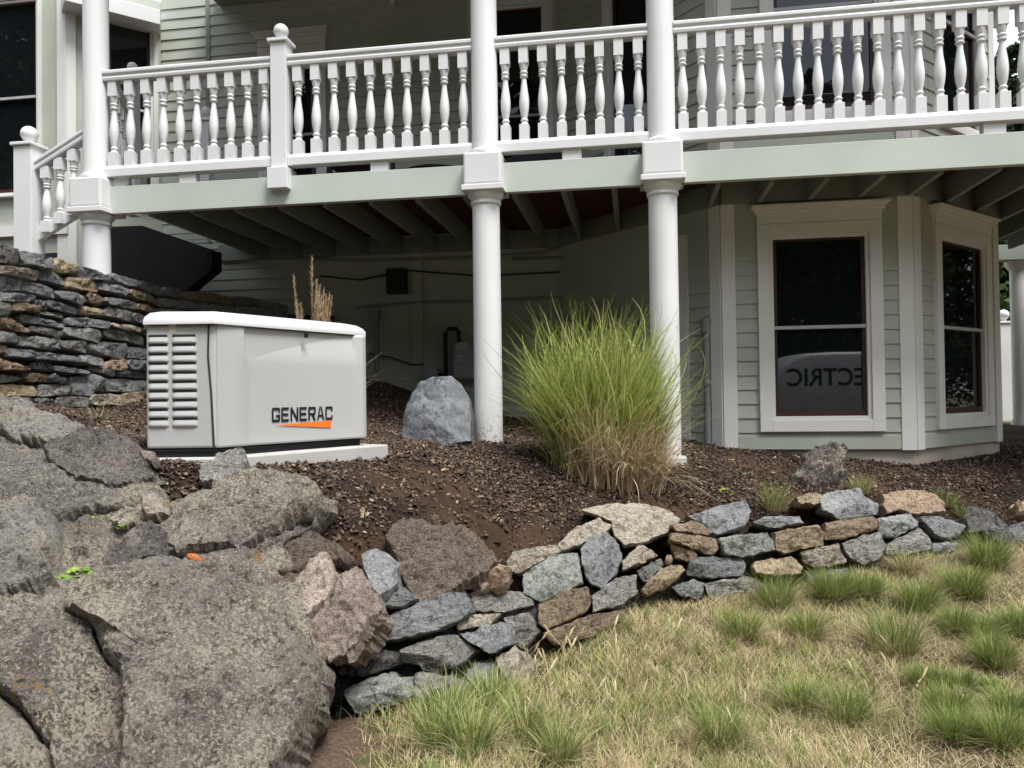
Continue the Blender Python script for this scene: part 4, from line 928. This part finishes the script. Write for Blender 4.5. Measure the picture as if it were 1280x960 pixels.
# ---------------------------------------------------------------- fast mesh builder for leaves, blades, chips
def fast(name, V, Q, m, parent=None, origin=(0,0,0)):
    me = bpy.data.meshes.new(name); V = np.asarray(V, np.float32)-np.array(origin, np.float32); Q = np.asarray(Q, np.int32)
    me.vertices.add(len(V)); me.vertices.foreach_set('co', V.ravel())
    k_ = Q.shape[1]; me.loops.add(Q.size); me.loops.foreach_set('vertex_index', Q.ravel())
    me.polygons.add(len(Q)); me.polygons.foreach_set('loop_start', np.arange(0, Q.size, k_, dtype=np.int32)); me.polygons.foreach_set('loop_total', np.full(len(Q), k_, np.int32))
    me.materials.append(m); me.update(calc_edges=True); me.validate()
    return _link(bpy.data.objects.new(name, me), parent, origin)
def blades(base, yaw, L, w, bend, S=3, droop=0., curl=.05):
    n = len(base); t = np.linspace(0, 1, S+1); V = np.zeros((n, S+1, 2, 3))
    dx, dy = np.cos(yaw), np.sin(yaw); fy = yaw+np.pi/2+RNG.uniform(-.9, .9, n); sx, sy = np.cos(fy), np.sin(fy)
    ph = RNG.uniform(0, 6.283, n); am = RNG.normal(0, curl, n)*L
    for i, tt in enumerate(t):
        hor = L*bend*(tt**1.7); ver = L*np.sqrt(np.clip(1-bend**2*.9, .05, 1))*tt-L*droop*tt**3
        cx, cy, cz = base[:,0]+dx*hor, base[:,1]+dy*hor, base[:,2]+ver
        wob = am*(np.sin(tt*3.4+ph)-np.sin(ph)); cx = cx-dy*wob; cy = cy+dx*wob; cz = cz+np.abs(wob)*.3
        ww = w*(1-tt**1.6)*.5+w*.04
        V[:,i,0] = np.c_[cx-sx*ww, cy-sy*ww, cz]; V[:,i,1] = np.c_[cx+sx*ww, cy+sy*ww, cz]
    b = (np.arange(n)*(S+1)*2)[:,None]
    Q = np.concatenate([b+np.array([[2*i, 2*i+1, 2*i+3, 2*i+2]]) for i in range(S)], 0)
    return V.reshape(-1, 3), Q
m_lawn = island('lawn_grass_blades', [(0,(.10,.14,.035)),(.35,(.20,.26,.075)),(.55,(.31,.36,.12)),(.75,(.44,.45,.18)),(1,(.58,.53,.28))], .6, .3)
m_straw = island('dry_straw_blades', [(0,(.30,.22,.12)),(.5,(.54,.44,.25)),(1,(.72,.62,.40))], .7, .25)
m_tuft = island('tuft_grass_blades', [(0,(.08,.12,.025)),(.5,(.18,.245,.055)),(.85,(.32,.37,.11)),(1,(.54,.49,.25))], .55, .3)
m_orn = island('ornamental_grass_blades', [(0,(.13,.17,.03)),(.5,(.33,.40,.09)),(.8,(.50,.54,.17)),(1,(.64,.60,.31))], .5, .35)
m_dead = island('dead_grass_blades', [(0,(.28,.20,.11)),(.5,(.50,.39,.24)),(1,(.70,.60,.42))], .7, .25)
m_chip = island('bark_chips', [(0,(.024,.017,.014)),(.5,(.062,.043,.031)),(.85,(.115,.08,.057)),(.975,(.19,.13,.09)),(1,(.44,.33,.22))], .85)
# mulch
def chips():
    N = 430000; x = RNG.uniform(-3.4, 6.5, N); y = RNG.uniform(2.6, 9.0, N)
    keep = RNG.random(N) < np.clip((3.2/y)**1.6, .12, 1); px = 640+961*x/y
    keep &= (px > -40) & (px < 1320); x, y = x[keep], y[keep]
    keep = (sdist(x, y, WALL_LINE) > .16) & (sdist(x, y, TERR_LINE) < -.05); x, y = x[keep], y[keep]
    lx, ly = x-A0.x, y-A0.y; ga, gb = lx*gu.x+ly*gu.y, lx*gw.x+ly*gw.y
    keep = ~((ga < 1.08) & (gb > -.09) & (gb < .7) & ((ga+.29)*.35+(gb-.25)*.29 > 0) & (ga > -.3)); x, y = x[keep], y[keep]
    fm = np.array([mnoise.fractal((a*1.1+5, b*1.1, 2), 1, 2, 3) for a, b in zip(x, y)]); keep = RNG.random(len(x)) > np.clip(fm*1.6-.1, 0, .8); x, y = x[keep], y[keep]
    # outside the house walls
    s_ = (x-O2[0])*dX+(y-O2[1])*dY; t_ = (x-O2[0])*nX+(y-O2[1])*nY
    inh = (t_ > WT) | ((t_ > BT) & (s_ > sL) & (s_ < sR)) | ((s_ > sBL) & (s_ <= sL) & (t_ > WT-(s_-sBL))) | ((s_ >= sR) & (s_ < sRE) & (t_ > BT+(s_-sR)))
    x, y = x[~inh], y[~inh]; n = len(x); z = hgt(x, y)
    l = RNG.uniform(.005, .014, n)*(1+.9*(RNG.random(n) < .10)); w = l*RNG.uniform(.28, .75, n); h = RNG.uniform(.0015, .005, n)
    yaw = RNG.uniform(0, 6.283, n); pt = RNG.normal(0, .55, n); rl = RNG.normal(0, .55, n)
    ux = np.c_[np.cos(yaw)*np.cos(pt), np.sin(yaw)*np.cos(pt), np.sin(pt)]; vx = np.c_[-np.sin(yaw)*np.cos(rl), np.cos(yaw)*np.cos(rl), np.sin(rl)]
    nx_ = np.cross(ux, vx); c = np.c_[x, y, z+RNG.uniform(.0, .016, n)]
    V = np.zeros((n, 8, 3)); i = 0
    for dz in (-1, 1):
        for (a, b) in ((-1,-1), (1,-1), (1,1), (-1,1)):
            ta = RNG.uniform(.6, 1.1, n)[:,None]
            V[:,i] = c+ux*(l*a)[:,None]*ta+vx*(w*b)[:,None]*ta+nx_*(h*dz)[:,None]; i += 1
    b = (np.arange(n)*8)[:,None]
    Q = np.concatenate([b+np.array([f]) for f in ((4,5,6,7),(0,1,5,4),(1,2,6,5),(2,3,7,6),(3,0,4,7))], 0)
    o = fast('bark_mulch', V.reshape(-1,3), Q, m_chip); tag(o, 'dark brown bark chip mulch covering the planting bed', 'mulch', kind='stuff'); return n
n_ch = chips()
# lawn
def lawn():
    N = 430000; x = RNG.uniform(-1.2, 5.2, N); y = RNG.uniform(2.3, 6.2, N)
    sdv = sdist(x, y, WALL_LINE); px = 640+961*x/y
    keep = (sdv < .05) & (px > 480+RNG.normal(0, 22, N)) & (px < 1330) & (RNG.random(N) < np.clip((3./y)**1.5, .2, 1)); x, y = x[keep], y[keep]; px = px[keep]
    f1 = np.array([mnoise.fractal((a*1.3, b*1.3, 3), 1, 2, 3) for a, b in zip(x, y)]); f2 = np.array([mnoise.fractal((a*4.5, b*4.5, 9), 1, 2, 2) for a, b in zip(x, y)])
    bare = sstep(930, 1200, px)*.8+f2*.6                  # bare thatch grows towards the right
    rowy = np.clip((y-3.2)/1.4, 0, 1)
    kp = RNG.random(len(x)) > np.clip(bare+.22, 0, .95); x, y, f1, f2, px = x[kp], y[kp], f1[kp], f2[kp], px[kp]
    z = hgt(x, y); yaw = RNG.uniform(0, 6.283, len(x)); n = len(x)
    pg = np.clip(.62+.85*f1+.30*f2-.10*sstep(560, 760, px)*(1-sstep(1000,1150,px)), .06, .94); green = RNG.random(n) < pg
    base = np.c_[x, y, z-.004]
    L = RNG.uniform(.035, .105, n)*(1+.5*f1); L = np.where((px < 640) & green, L*1.45, L)
    for nm, msk, m, ll, bd, lab in (('lawn_grass', green, m_lawn, L*1.0, RNG.uniform(.25, .85, n), 'green lawn grass below the low stone wall'), ('dry_grass', ~green, m_straw, L*1.15, RNG.uniform(.6, .99, n), 'dry straw coloured grass matted through the lawn')):
        V, Q = blades(base[msk], yaw[msk], ll[msk], RNG.uniform(.0018, .0042, msk.sum()), bd[msk], 3)
        tag(fast(nm, V, Q, m), lab, 'grass', kind='stuff')
    # small clumps woven through the turf
    CB, CY, CL, CD = [], [], [], []
    for i in range(760):
        pxc = RNG.uniform(500, 1330); yc = RNG.uniform(2.55, 5.2); xc = (pxc-640)/961*yc
        if sdist(np.array([xc]), np.array([yc]), WALL_LINE)[0] > -.04 or RNG.random() < .85*float(sstep(960, 1200, pxc)): continue
        m_ = int(RNG.uniform(25, 75)); rr_ = RNG.uniform(.015, .05); an = RNG.uniform(0, 6.283, m_); bx, by = xc+rr_*np.cos(an)*RNG.random(m_), yc+rr_*np.sin(an)*RNG.random(m_)
        CB.append(np.c_[bx, by, hgt(bx, by)-.004]); CY.append(RNG.normal(RNG.uniform(0, 6.283), 1.1, m_)); CL.append(RNG.uniform(.06, .14)*RNG.uniform(.6, 1.2, m_)); CD.append(np.clip(RNG.normal(RNG.uniform(.4, .85), .18, m_), .05, .99))
    for h_, (nm, m, lb) in enumerate((('flopped_grass', m_lawn, 'longer flopped green grass woven through the lawn'), ('flopped_straw', m_straw, 'longer flopped straw stems woven through the lawn'))):
        G = lambda a: np.concatenate([v for i_, v in enumerate(a) if (i_ % 5 < 2) == (h_ == 1)])
        V, Q = blades(G(CB), G(CY), G(CL), RNG.uniform(.0018, .004, len(G(CB))), G(CD), 4, droop=.10); tag(fast(nm, V, Q, m), lb, 'grass', kind='stuff')
    # flat thatch over the bare ground
    N = 60000; x = RNG.uniform(.5, 5.2, N); y = RNG.uniform(2.4, 6, N); px = 640+961*x/y; k_ = (sdist(x, y, WALL_LINE) < .0) & (px < 1330) & (px > 700); x, y = x[k_], y[k_]
    V, Q = blades(np.c_[x, y, hgt(x, y)+.004], RNG.uniform(0, 6.283, len(x)), RNG.uniform(.04, .12, len(x)), RNG.uniform(.0015, .003, len(x)), np.full(len(x), .95), 2)
    tag(fast('thatch', V, Q, m_straw), 'flattened pale thatch between the grass tufts', 'thatch', kind='stuff')
lawn()
# seed heads standing in the lawn
def seedheads():
    V = []; mb = MB()
    rs = random.Random(4)
    for i in range(70):
        px = rs.uniform(640, 800) if i < 50 else rs.uniform(820, 1150); y = rs.uniform(3.0, 3.7); x = (px-640)/961*y
        z = hz(x, y); h = rs.uniform(.12, .24); d = Vector((rs.uniform(-.5,.5), rs.uniform(-.3,.3), 0))*h
        b = Vector((x, y, z)); mb.tube([b, b+d*.3+Vector((0,0,h*.7)), b+d+Vector((0,0,h))], .0011, 4)
        e = b+d+Vector((0,0,h)); mb.tube([e, e+d*.12+Vector((0,0,.012)), e+d*.25+Vector((0,0,.03)), e+d*.4+Vector((0,0,.045))], [.0015,.005,.0045,.001], 6)
    o = mb.build('grass_seed_heads', m_straw, origin=(0,0,0)); tag(o, 'tan seed heads standing above the lawn', 'seed heads', kind='stuff')
seedheads()
TUFTS = [(1134,716,.13,6,'straw fringed grass tuft at the foot of the low wall'),(1236,712,.17,0,''),(1208,748,.15,0,''),(1150,765,.14,0,''),(1118,818,.20,1,''),(1195,792,.11,0,''),(1228,802,.10,0,''),(1244,836,.13,0,''),
 (1276,795,.12,0,''),(1158,862,.09,0,''),(1199,865,.08,0,''),(1240,868,.06,0,''),(1187,900,.11,0,''),(1194,930,.11,0,''),(1252,938,.12,0,''),(1266,900,.10,0,''),(971,762,.16,1,''),(1040,752,.15,0,''),(1082,748,.12,0,''),(1010,800,.13,1,''),(930,800,.13,1,''),(1060,905,.14,1,''),(900,935,.13,1,''),(1000,890,.12,1,'')]
def depth_on(f, px, py):
    lo, hi = 1.5, 14.
    r = ray(px, py)
    prev = None
    for Y in np.arange(1.8, 12, .02):
        q = EYEP+r*(Y/r.y)
        if q.z <= f(q.x, q.y): return q
    return EYEP+r*(4/r.y)
def tuft(q, rad, label, n=420, m=None, hl=1.0, straw=0.15, group='grass tufts on the lawn', wd=1.0):
    th = thing('grass_tuft', q, label, 'grass tuft', group)
    nn = int(n*(1-straw)); rr_ = rad*.38*np.sqrt(RNG.random(nn)); an = RNG.uniform(0, 6.283, nn)
    b = np.c_[q.x+rr_*np.cos(an), q.y+rr_*np.sin(an), np.full(nn, q.z-.01)]
    V, Q = blades(b, an+RNG.normal(0, .5, nn), RNG.uniform(.75, 1.25, nn)*rad*hl*1.15, RNG.uniform(.0016, .0032, nn)*wd, RNG.uniform(.15, .9, nn), 4, droop=.12)
    fast('blades', V, Q, m or m_tuft, th, tuple(q))
    ns = max(20, int(n*straw)); an = RNG.uniform(0, 6.283, ns); rr_ = rad*.4*np.sqrt(RNG.random(ns))
    b = np.c_[q.x+rr_*np.cos(an), q.y+rr_*np.sin(an), np.full(ns, q.z-.005)]
    V, Q = blades(b, an+RNG.normal(0, .5, ns), RNG.uniform(.8, 1.3, ns)*rad*hl, RNG.uniform(.0016, .003, ns), RNG.uniform(.6, .99, ns), 4, droop=.15)
    fast('dry_blades', V, Q, m_dead, th, tuple(q)); return th
for (px, py, rad, s_, lab) in TUFTS:
    q = depth_on(hz, px, py); tuft(q, rad*1.3, lab or ('dense green grass tuft rising from dry thatch' if s_ == 0 else 'loose yellow green grass tuft in the matted lawn'), 1300 if s_ == 0 else 800, straw=.14 if s_ == 0 else .3 if s_ == 1 else .75)
for (px, py, rad, lab) in ((966,636,.20,'grass tuft in the mulch beside the gnarled rock'),(1076,616,.15,'grass tuft behind the dark slate block on the wall'),(1183,632,.14,'grass tuft behind the orange granite stone on the wall'),(1198,645,.10,'low grass tuft beside the tilted dark slab'),
                           (70,508,.16,'wispy grass tuft at the foot of the terrace wall'),(120,524,.15,'thin grass blades lying before the terrace wall'),(15,535,.10,'few dry blades on the pale weathered rock')):
    q = depth_on(hz, px, py); 
    if px < 30: q = P(px, py, Zr(px, py))
    tuft(q, rad, lab, 260 if px > 200 else 40, straw=.3, group=None)
for (px, py, rad) in ((545,935,.13),(560,905,.14),(610,890,.13),(590,945,.15),(655,925,.14),(700,955,.13)):
    tuft(depth_on(hz, px, py), rad, 'long bladed green grass clump at the foot of the dry stacked wall', 330, m_lawn, 1.35, .2, 'long grass clumps below the wall', 1.9)
# ornamental grass clump
q = depth_on(hz, 745, 578); q = P(752, 575, 5.35); q.z = hz(q.x, q.y)
og = thing('ornamental_grass', q, 'tall clump of green ornamental grass with straw skirt between two columns', 'ornamental grass')
def clump(n, r0, L0, L1, w0, w1, b0, b1, S, droop, m, name, pivot=(0,0), yawb=None):
    rr_ = r0*np.sqrt(RNG.random(n)); an = RNG.uniform(0, 6.283, n)
    b = np.c_[q.x+pivot[0]+rr_*np.cos(an), q.y+pivot[1]+rr_*np.sin(an)*.7, np.full(n, q.z-.02)]
    yaw = an+RNG.normal(0, .45, n) if yawb is None else RNG.normal(yawb, 1.0, n)
    V, Q = blades(b, yaw, RNG.uniform(L0, L1, n), RNG.uniform(w0, w1, n), np.clip(b0+(b1-b0)*(rr_/r0)**.8*RNG.uniform(.3, 1.25, n), 0, .98), S, droop=droop)
    fast(name, V, Q, m, og, tuple(q))
def subclumps(nc, per, r0, L0, L1, w0, w1, b1, S, droop, m, name, pivot=(0,0), only=None):
    B_, Y_, L_, W_, D_ = [], [], [], [], []
    for i in range(nc):
        rr_ = r0*math.sqrt(RNG.random()); an = RNG.uniform(0, 6.283) if only is None else RNG.normal(only, .9); n = int(per*RNG.uniform(.6, 1.4)); Lc = RNG.uniform(L0, L1); bc = b1*(rr_/r0)**.7*RNG.uniform(.55, 1.15)
        B_.append(np.c_[q.x+pivot[0]+rr_*math.cos(an)+RNG.normal(0,.035,n), q.y+pivot[1]+rr_*math.sin(an)*.75+RNG.normal(0,.035,n), np.zeros(n)]); B_[-1][:,2] = hgt(B_[-1][:,0], B_[-1][:,1])-.02
        Y_.append(an+RNG.normal(0, .9, n)); L_.append(Lc*RNG.uniform(.62, 1.12, n)); W_.append(RNG.uniform(w0, w1, n)); D_.append(np.clip(bc+RNG.normal(0, .13, n), .0, .97))
    V, Q = blades(np.concatenate(B_), np.concatenate(Y_), np.concatenate(L_), np.concatenate(W_), np.concatenate(D_), S, droop=droop, curl=.085); fast(name, V, Q, m, og, tuple(q))
subclumps(125, 24, .30, .78, 1.36, .006, .012, .44, 9, .16, m_orn, 'green_blades')
subclumps(60, 18, .31, .7, 1.22, .005, .010, .66, 9, .36, m_orn, 'arching_blades')
subclumps(85, 24, .33, .40, .88, .004, .009, .52, 8, .26, m_dead, 'straw_skirt', (.03,-.08))
subclumps(34, 22, .18, .40, .85, .004, .009, .80, 8, .42, m_dead, 'fallen_straw', (.14, -.18), -.9)
# feather reed plumes behind the generator
q = P(388, 420, 5.2); q.z = hz(q.x, q.y); pg = thing('feather_reed_grass', q, 'dry tan feather reed plumes rising behind the generator lid', 'ornamental grass')
mb = MB(); PV = []
for (bx, tx, ty, dzz) in ((380,367,345,0),(386,390,322,.05),(388,396,352,0),(390,405,362,.06),(392,412,368,0),(389,402,370,-.05),(386,399,375,.03),(393,408,378,-.04),(384,395,384,.0),(382,370,372,.04),(394,415,372,.02),(387,400,358,.01),(391,408,370,-.02),(385,393,378,.03),(390,398,366,-.03),(383,376,380,.02)):
    a_ = Vector((q.x+(bx-388)*.004, q.y+dzz, q.z)); t_ = P(tx, ty, 5.2+dzz); md = a_.lerp(t_, .55)+Vector((0,0,.03))
    mb.tube([a_, md, t_], .0022, 5); d = (t_-md); pts = [md.lerp(t_, u) for u in np.linspace(.35, 1.02, 9)]
    nn = 110; uu = RNG.random(nn); pp = np.array([tuple(md.lerp(t_, .30+.72*u)) for u in uu]); yv = RNG.uniform(0, 6.283, nn); rad_ = .004+.010*np.sin(np.pi*np.clip(uu,.05,.97)); PV.append((pp, yv, rad_*3.6))
mb.build('stems', m_dead, pg); V, Q = blades(np.concatenate([v[0] for v in PV]), np.concatenate([v[1] for v in PV]), np.concatenate([v[2] for v in PV]), np.full(110*len(PV), .0035), np.full(110*len(PV), .45), 2); fast('plumes', V, Q, island('tan_plume', [(0,(.34,.23,.12)),(1,(.66,.52,.34))], .9, .3), pg, tuple(q))
n_ = 160; rr_ = .1*np.sqrt(RNG.random(n_)); an = RNG.uniform(0, 6.283, n_)
V, Q = blades(np.c_[q.x+rr_*np.cos(an), q.y+rr_*np.sin(an), np.full(n_, q.z)], an, RNG.uniform(.5, .95, n_), RNG.uniform(.003, .006, n_), RNG.uniform(.1, .7, n_), 6, droop=.1); fast('blades', V, Q, m_dead, pg, tuple(q))
# small leafy weeds on the outcrop
m_weed = island('weed_leaves', [(0,(.10,.20,.03)),(.6,(.19,.32,.06)),(1,(.36,.40,.08))], .5, .3)
def weed(px, py, rad, n, label, dz=-.06):
    q = P(px, py, Zr(px, py)+dz) if px < 500 else depth_on(hz, px, py); V = []; Q = []
    for i in range(n):
        an = random.uniform(0, 6.283); r_ = rad*random.random()**.6; c = q+Vector((r_*math.cos(an), r_*math.sin(an)*.8, .012+.03*(1-r_/rad)*random.random()+.3*r_*math.sin(an)))
        u = Vector((math.cos(an), math.sin(an), random.uniform(-.2,.5)))*rad*.28; v = Vector((-math.sin(an), math.cos(an), random.uniform(-.3,.3)))*rad*.22; b = len(V)
        V += [c-u*.8, c-u*.2+v, c+u*.6+v*.8, c+u, c+u*.6-v*.8, c-u*.2-v]; Q.append((b, b+1, b+2, b+3, b+4, b+5))
    o = fast('leafy_weed', V, Q, m_weed, None, tuple(q)); tag(o, label, 'weed')
weed(96, 724, .055, 34, 'bright green rosette weed in the crack beside the huge boulder'); weed(123, 651, .025, 9, 'yellow green weed leaves above the dark low rock', -.04)
weed(150, 663, .035, 12, 'small trailing green weed below the whitish flat stone', -.04); weed(905, 617, .06, 10, 'small pale weed in the mulch behind the blue grey top stone', 0)
# pale wood chips lying on the mulch
for (px, py, s_, lab) in ((453,649,.035,'pale splinter of wood on the mulch above the blue grey angular stone'),(455,672,.022,'short pale wood sliver in the mulch'),):
    q = depth_on(hz, px, py); o = MB().hexa([q+Vector(v)*s_ for v in ((-.25,-.2,.2),(.2,-.25,.25),(.3,.2,1.3),(-.15,.25,1.5),(-.25,-.1,.35),(.2,-.1,.4),(.3,.35,1.45),(-.15,.35,1.6))]).build('wood_splinter', RK['tan']); tag(o, lab, 'wood chip')

# ---------------------------------------------------------------- beyond: column, post, trees, van
q = P(1278, 535, 9.6); cz_ = hz(q.x, q.y); th = thing('porch_column', (q.x, q.y, cz_), 'slender white column beyond the angled side of the bay', 'column', 'white round deck columns')
MB().lathe((q.x, q.y, 0), [(.115, cz_-.2), (.115, cz_+.06), (.10, cz_+.08), (.10, ZD-.12)], 24).build('shaft', white, th, angle=40); MB().lathe((q.x, q.y, 0), [(.10, ZD-.12), (.14, ZD-.06), (.15, ZD)], 24).build('capital', white, th, angle=40)
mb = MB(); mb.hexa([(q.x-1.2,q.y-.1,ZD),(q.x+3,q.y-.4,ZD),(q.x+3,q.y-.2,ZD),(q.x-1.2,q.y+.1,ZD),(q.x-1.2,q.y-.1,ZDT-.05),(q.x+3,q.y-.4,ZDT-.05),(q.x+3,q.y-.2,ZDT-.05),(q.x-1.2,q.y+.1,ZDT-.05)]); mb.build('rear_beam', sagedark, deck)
MB().box(sRE-.2, SE+1.2, .06, 4.1, ZDT-.031, ZDT-.003).build('decking', m_deck, deck)
q = P(1257, 512, 11.); newel(Vector((q.x, q.y, 0)), hz(q.x, q.y), P(1257, 402, 11.).z, 'white ball topped post standing beyond the bay near the trees', .075, .075, False)
m_leaf = island('tree_leaves', [(0,(.02,.035,.012)),(.5,(.05,.08,.022)),(.85,(.10,.13,.04)),(1,(.17,.19,.07))], .6, .3)
m_needle = island('pine_needles', [(0,(.012,.025,.012)),(.6,(.03,.055,.022)),(1,(.06,.09,.035))], .7, .15)
m_bark = flat('bark', (.07,.05,.038), .95)
def tree(x, y, h, r_, label, conifer=True, n=9000, leaf=.10, seed=0, group=None):
    rng = np.random.default_rng(seed); z0 = hz(x, y); th = thing('pine_tree' if conifer else 'leafy_tree', (x, y, z0), label, 'tree', group)
    mb = MB(); mb.tube([(x, y, z0-.3), (x+.05, y, z0+h*.5), (x, y, z0+h*.95)], [h*.022, h*.014, h*.003], 8)
    C0 = []; nb = 120 if conifer else 38
    for i in range(nb):
        u = rng.uniform(.10, .97) if conifer else rng.uniform(.35, .9); an = rng.uniform(0, 6.283)
        ln = r_*((1-u)*1.0+.08)*rng.uniform(.6, 1.1) if conifer else r_*math.sqrt(max(.1, 1-((u-.62)/.4)**2))*rng.uniform(.4, 1)
        a = Vector((x, y, z0+h*u*(1 if conifer else .8))); b = a+Vector((math.cos(an)*ln, math.sin(an)*ln, (-.12 if conifer else .35)*ln)); mb.tube([a, b], [h*.003, h*.001], 4)
        C0.append((a, b))
    mb.build('trunk', m_bark, th)
    idx = rng.integers(0, nb, n); t = rng.uniform(.15, 1.05, n)**.8
    A_ = np.array([tuple(C0[i][0]) for i in idx]); B_ = np.array([tuple(C0[i][1]) for i in idx]); L_ = np.linalg.norm(B_-A_, axis=1)[:,None]
    c = A_+(B_-A_)*t[:,None]+rng.normal(0, 1, (n,3))*L_*(.10 if conifer else .2)
    u = rng.normal(0, 1, (n,3)); u /= np.linalg.norm(u, axis=1)[:,None]; v = np.cross(u, rng.normal(0, 1, (n,3))); v /= np.linalg.norm(v, axis=1)[:,None]
    s_ = rng.uniform(.6, 1.3, n)[:,None]*leaf; V = np.stack([c-u*s_, c+v*s_*.5, c+u*s_, c-v*s_*.5], 1)
    fast('crown', V.reshape(-1,3), (np.arange(n)*4)[:,None]+np.arange(4)[None], m_needle if conifer else m_leaf, th, (x, y, z0))
for i, (x, y, h, r_, cf) in enumerate(((15.5,22,9,3.0,0),(12.2,19.5,6,2.2,0),(17.5,26,13,3.4,1),(20,31,15,4,1),(14.5,27,8,3.2,0),(19.5,24,8,3,0),(23,30,11,4,0))):
    tree(x, y, h, r_, 'leafy tree beyond the end of the house' if not cf else 'tall dark pine beyond the end of the house', bool(cf), 9000, .13 if not cf else .16, i, 'trees beyond the house')
protos = []
SPOTS = [(-16,-17),(-10,-20),(-4.5,-18),(1,-21),(6.5,-19),(12,-20),(18,-18),(-21,-12),(24,-13),(-14,-9.5),(-19,-5),(-13,-15),(-7,-16),(-1.5,-15.5),(4,-16),(9.5,-15.5),(15,-14.5),(21,-8),(20,4),(24,9),(22,14),(27,1),(-24,2),(-20,8),(-3,-24),(8,-24),(3.5,-27),(-8,-25),(14,-25),(19,-24),(-15,-23),(27,-19),(29,8),(17,5.5),(19,9.5),(30,4),(25,5),(33,10),(-17,0),(-23,-7),(-27,-14)]
for i, (x, y) in enumerate(SPOTS):
    lab = 'tall pine standing across the drive from the house'; sc_ = random.Random(i).uniform(.9, 1.12)
    if i < 3:
        tree(x, y, 15, 4.6, lab, True, 42000, .12, 40+i, 'pines across the drive'); protos.append([o for o in C.objects if o.name.startswith('pine_tree') and o.parent is None][-1]); continue
    src = protos[i % 3]; c = src.copy(); C.objects.link(c); c.location = (x, y, hz(x, y)); c.rotation_euler = (0, 0, i*1.3); c.scale = (sc_, sc_, sc_)
    for ch in src.children:
        d = ch.copy(); C.objects.link(d); d.parent = c
# the white van that shows in the bay window's reflection
va = Vector((2.35, -6.05, 0)); vd = Vector((.955, -.297, 0)); vn = Vector((.297, .955, 0))      # side facing the house
vz = hz(va.x+2, va.y-.5); van = thing('van', (va+vd*2.7-vn*1).xy[:]+(vz,), 'white work van lettered along its side, mirrored in the bay window', 'van')
def vp(a, w, z): return Vector((va.x+vd.x*a+vn.x*w, va.y+vd.y*a+vn.y*w, z))
top = EYE+.98; b0_ = vz+.35
prof = [(0,b0_),(-.05,b0_+.35),(0,b0_+.75),(.12,EYE+.25),(.32,EYE+.62),(.62,top-.12),(.95,top-.03),(1.6,top),(5.2,top),(5.35,top-.12),(5.4,b0_+.4),(5.35,b0_)]
vm = flat('white_van_paint', (.80,.81,.83), .3, .5); V = []
for (w, ins) in ((-.12,0),(0,.03)): pass
rows = [(-1.95,.10),(-1.88,.02),(-1.6,0),(-.4,0),(-.07,.02),(0,.10)]
for (w, ins) in rows:
    cx_, cz2 = 2.7, (b0_+top)/2
    for (a, z) in prof: V.append(vp(cx_+(a-cx_)*(1-ins*.25), w, cz2+(z-cz2)*(1-ins)))
n = len(prof); F_ = [tuple(range(n)), tuple(range(6*n-1, 5*n-1, -1))]+[(j*n+(i+1)%n, j*n+i, (j+1)*n+i, (j+1)*n+(i+1)%n) for j in range(5) for i in range(n)]
mk('body', V, F_, vm, van, angle=50)
for (a, w) in ((.85,-.12),(4.4,-.12),(.85,-1.83),(4.4,-1.83)):
    c = vp(a, w, vz+.33); mb = MB(); ring_ = [c+vd*(.33*math.cos(t))+Vector((0,0,.33*math.sin(t))) for t in np.linspace(0, 2*math.pi, 20, endpoint=False)]
    wh = mb.prism(ring_, vn*-.1, vn*.1).build('wheel', black, van)
v, f = text_geo('ELECTRIC', .02)
t0, t1 = 2.83, .42                                                # reads left to right seen from the house
mk('lettering', [vp(t0+(t1-t0)*x, .004, EYE+.14+.44*y) for x, y in v], [tuple(q) for q in f], flat('van_lettering_black', (.03,.03,.035), .5), van)
mb = MB(); mb.hexa([vp(.35,-.03,top-.62),vp(1.0,-.03,top-.62),vp(1.0,.0,top-.62),vp(.35,.0,top-.62),vp(.62,-.06,top-.25),vp(1.0,-.06,top-.25),vp(1.0,-.02,top-.25),vp(.62,-.02,top-.25)])
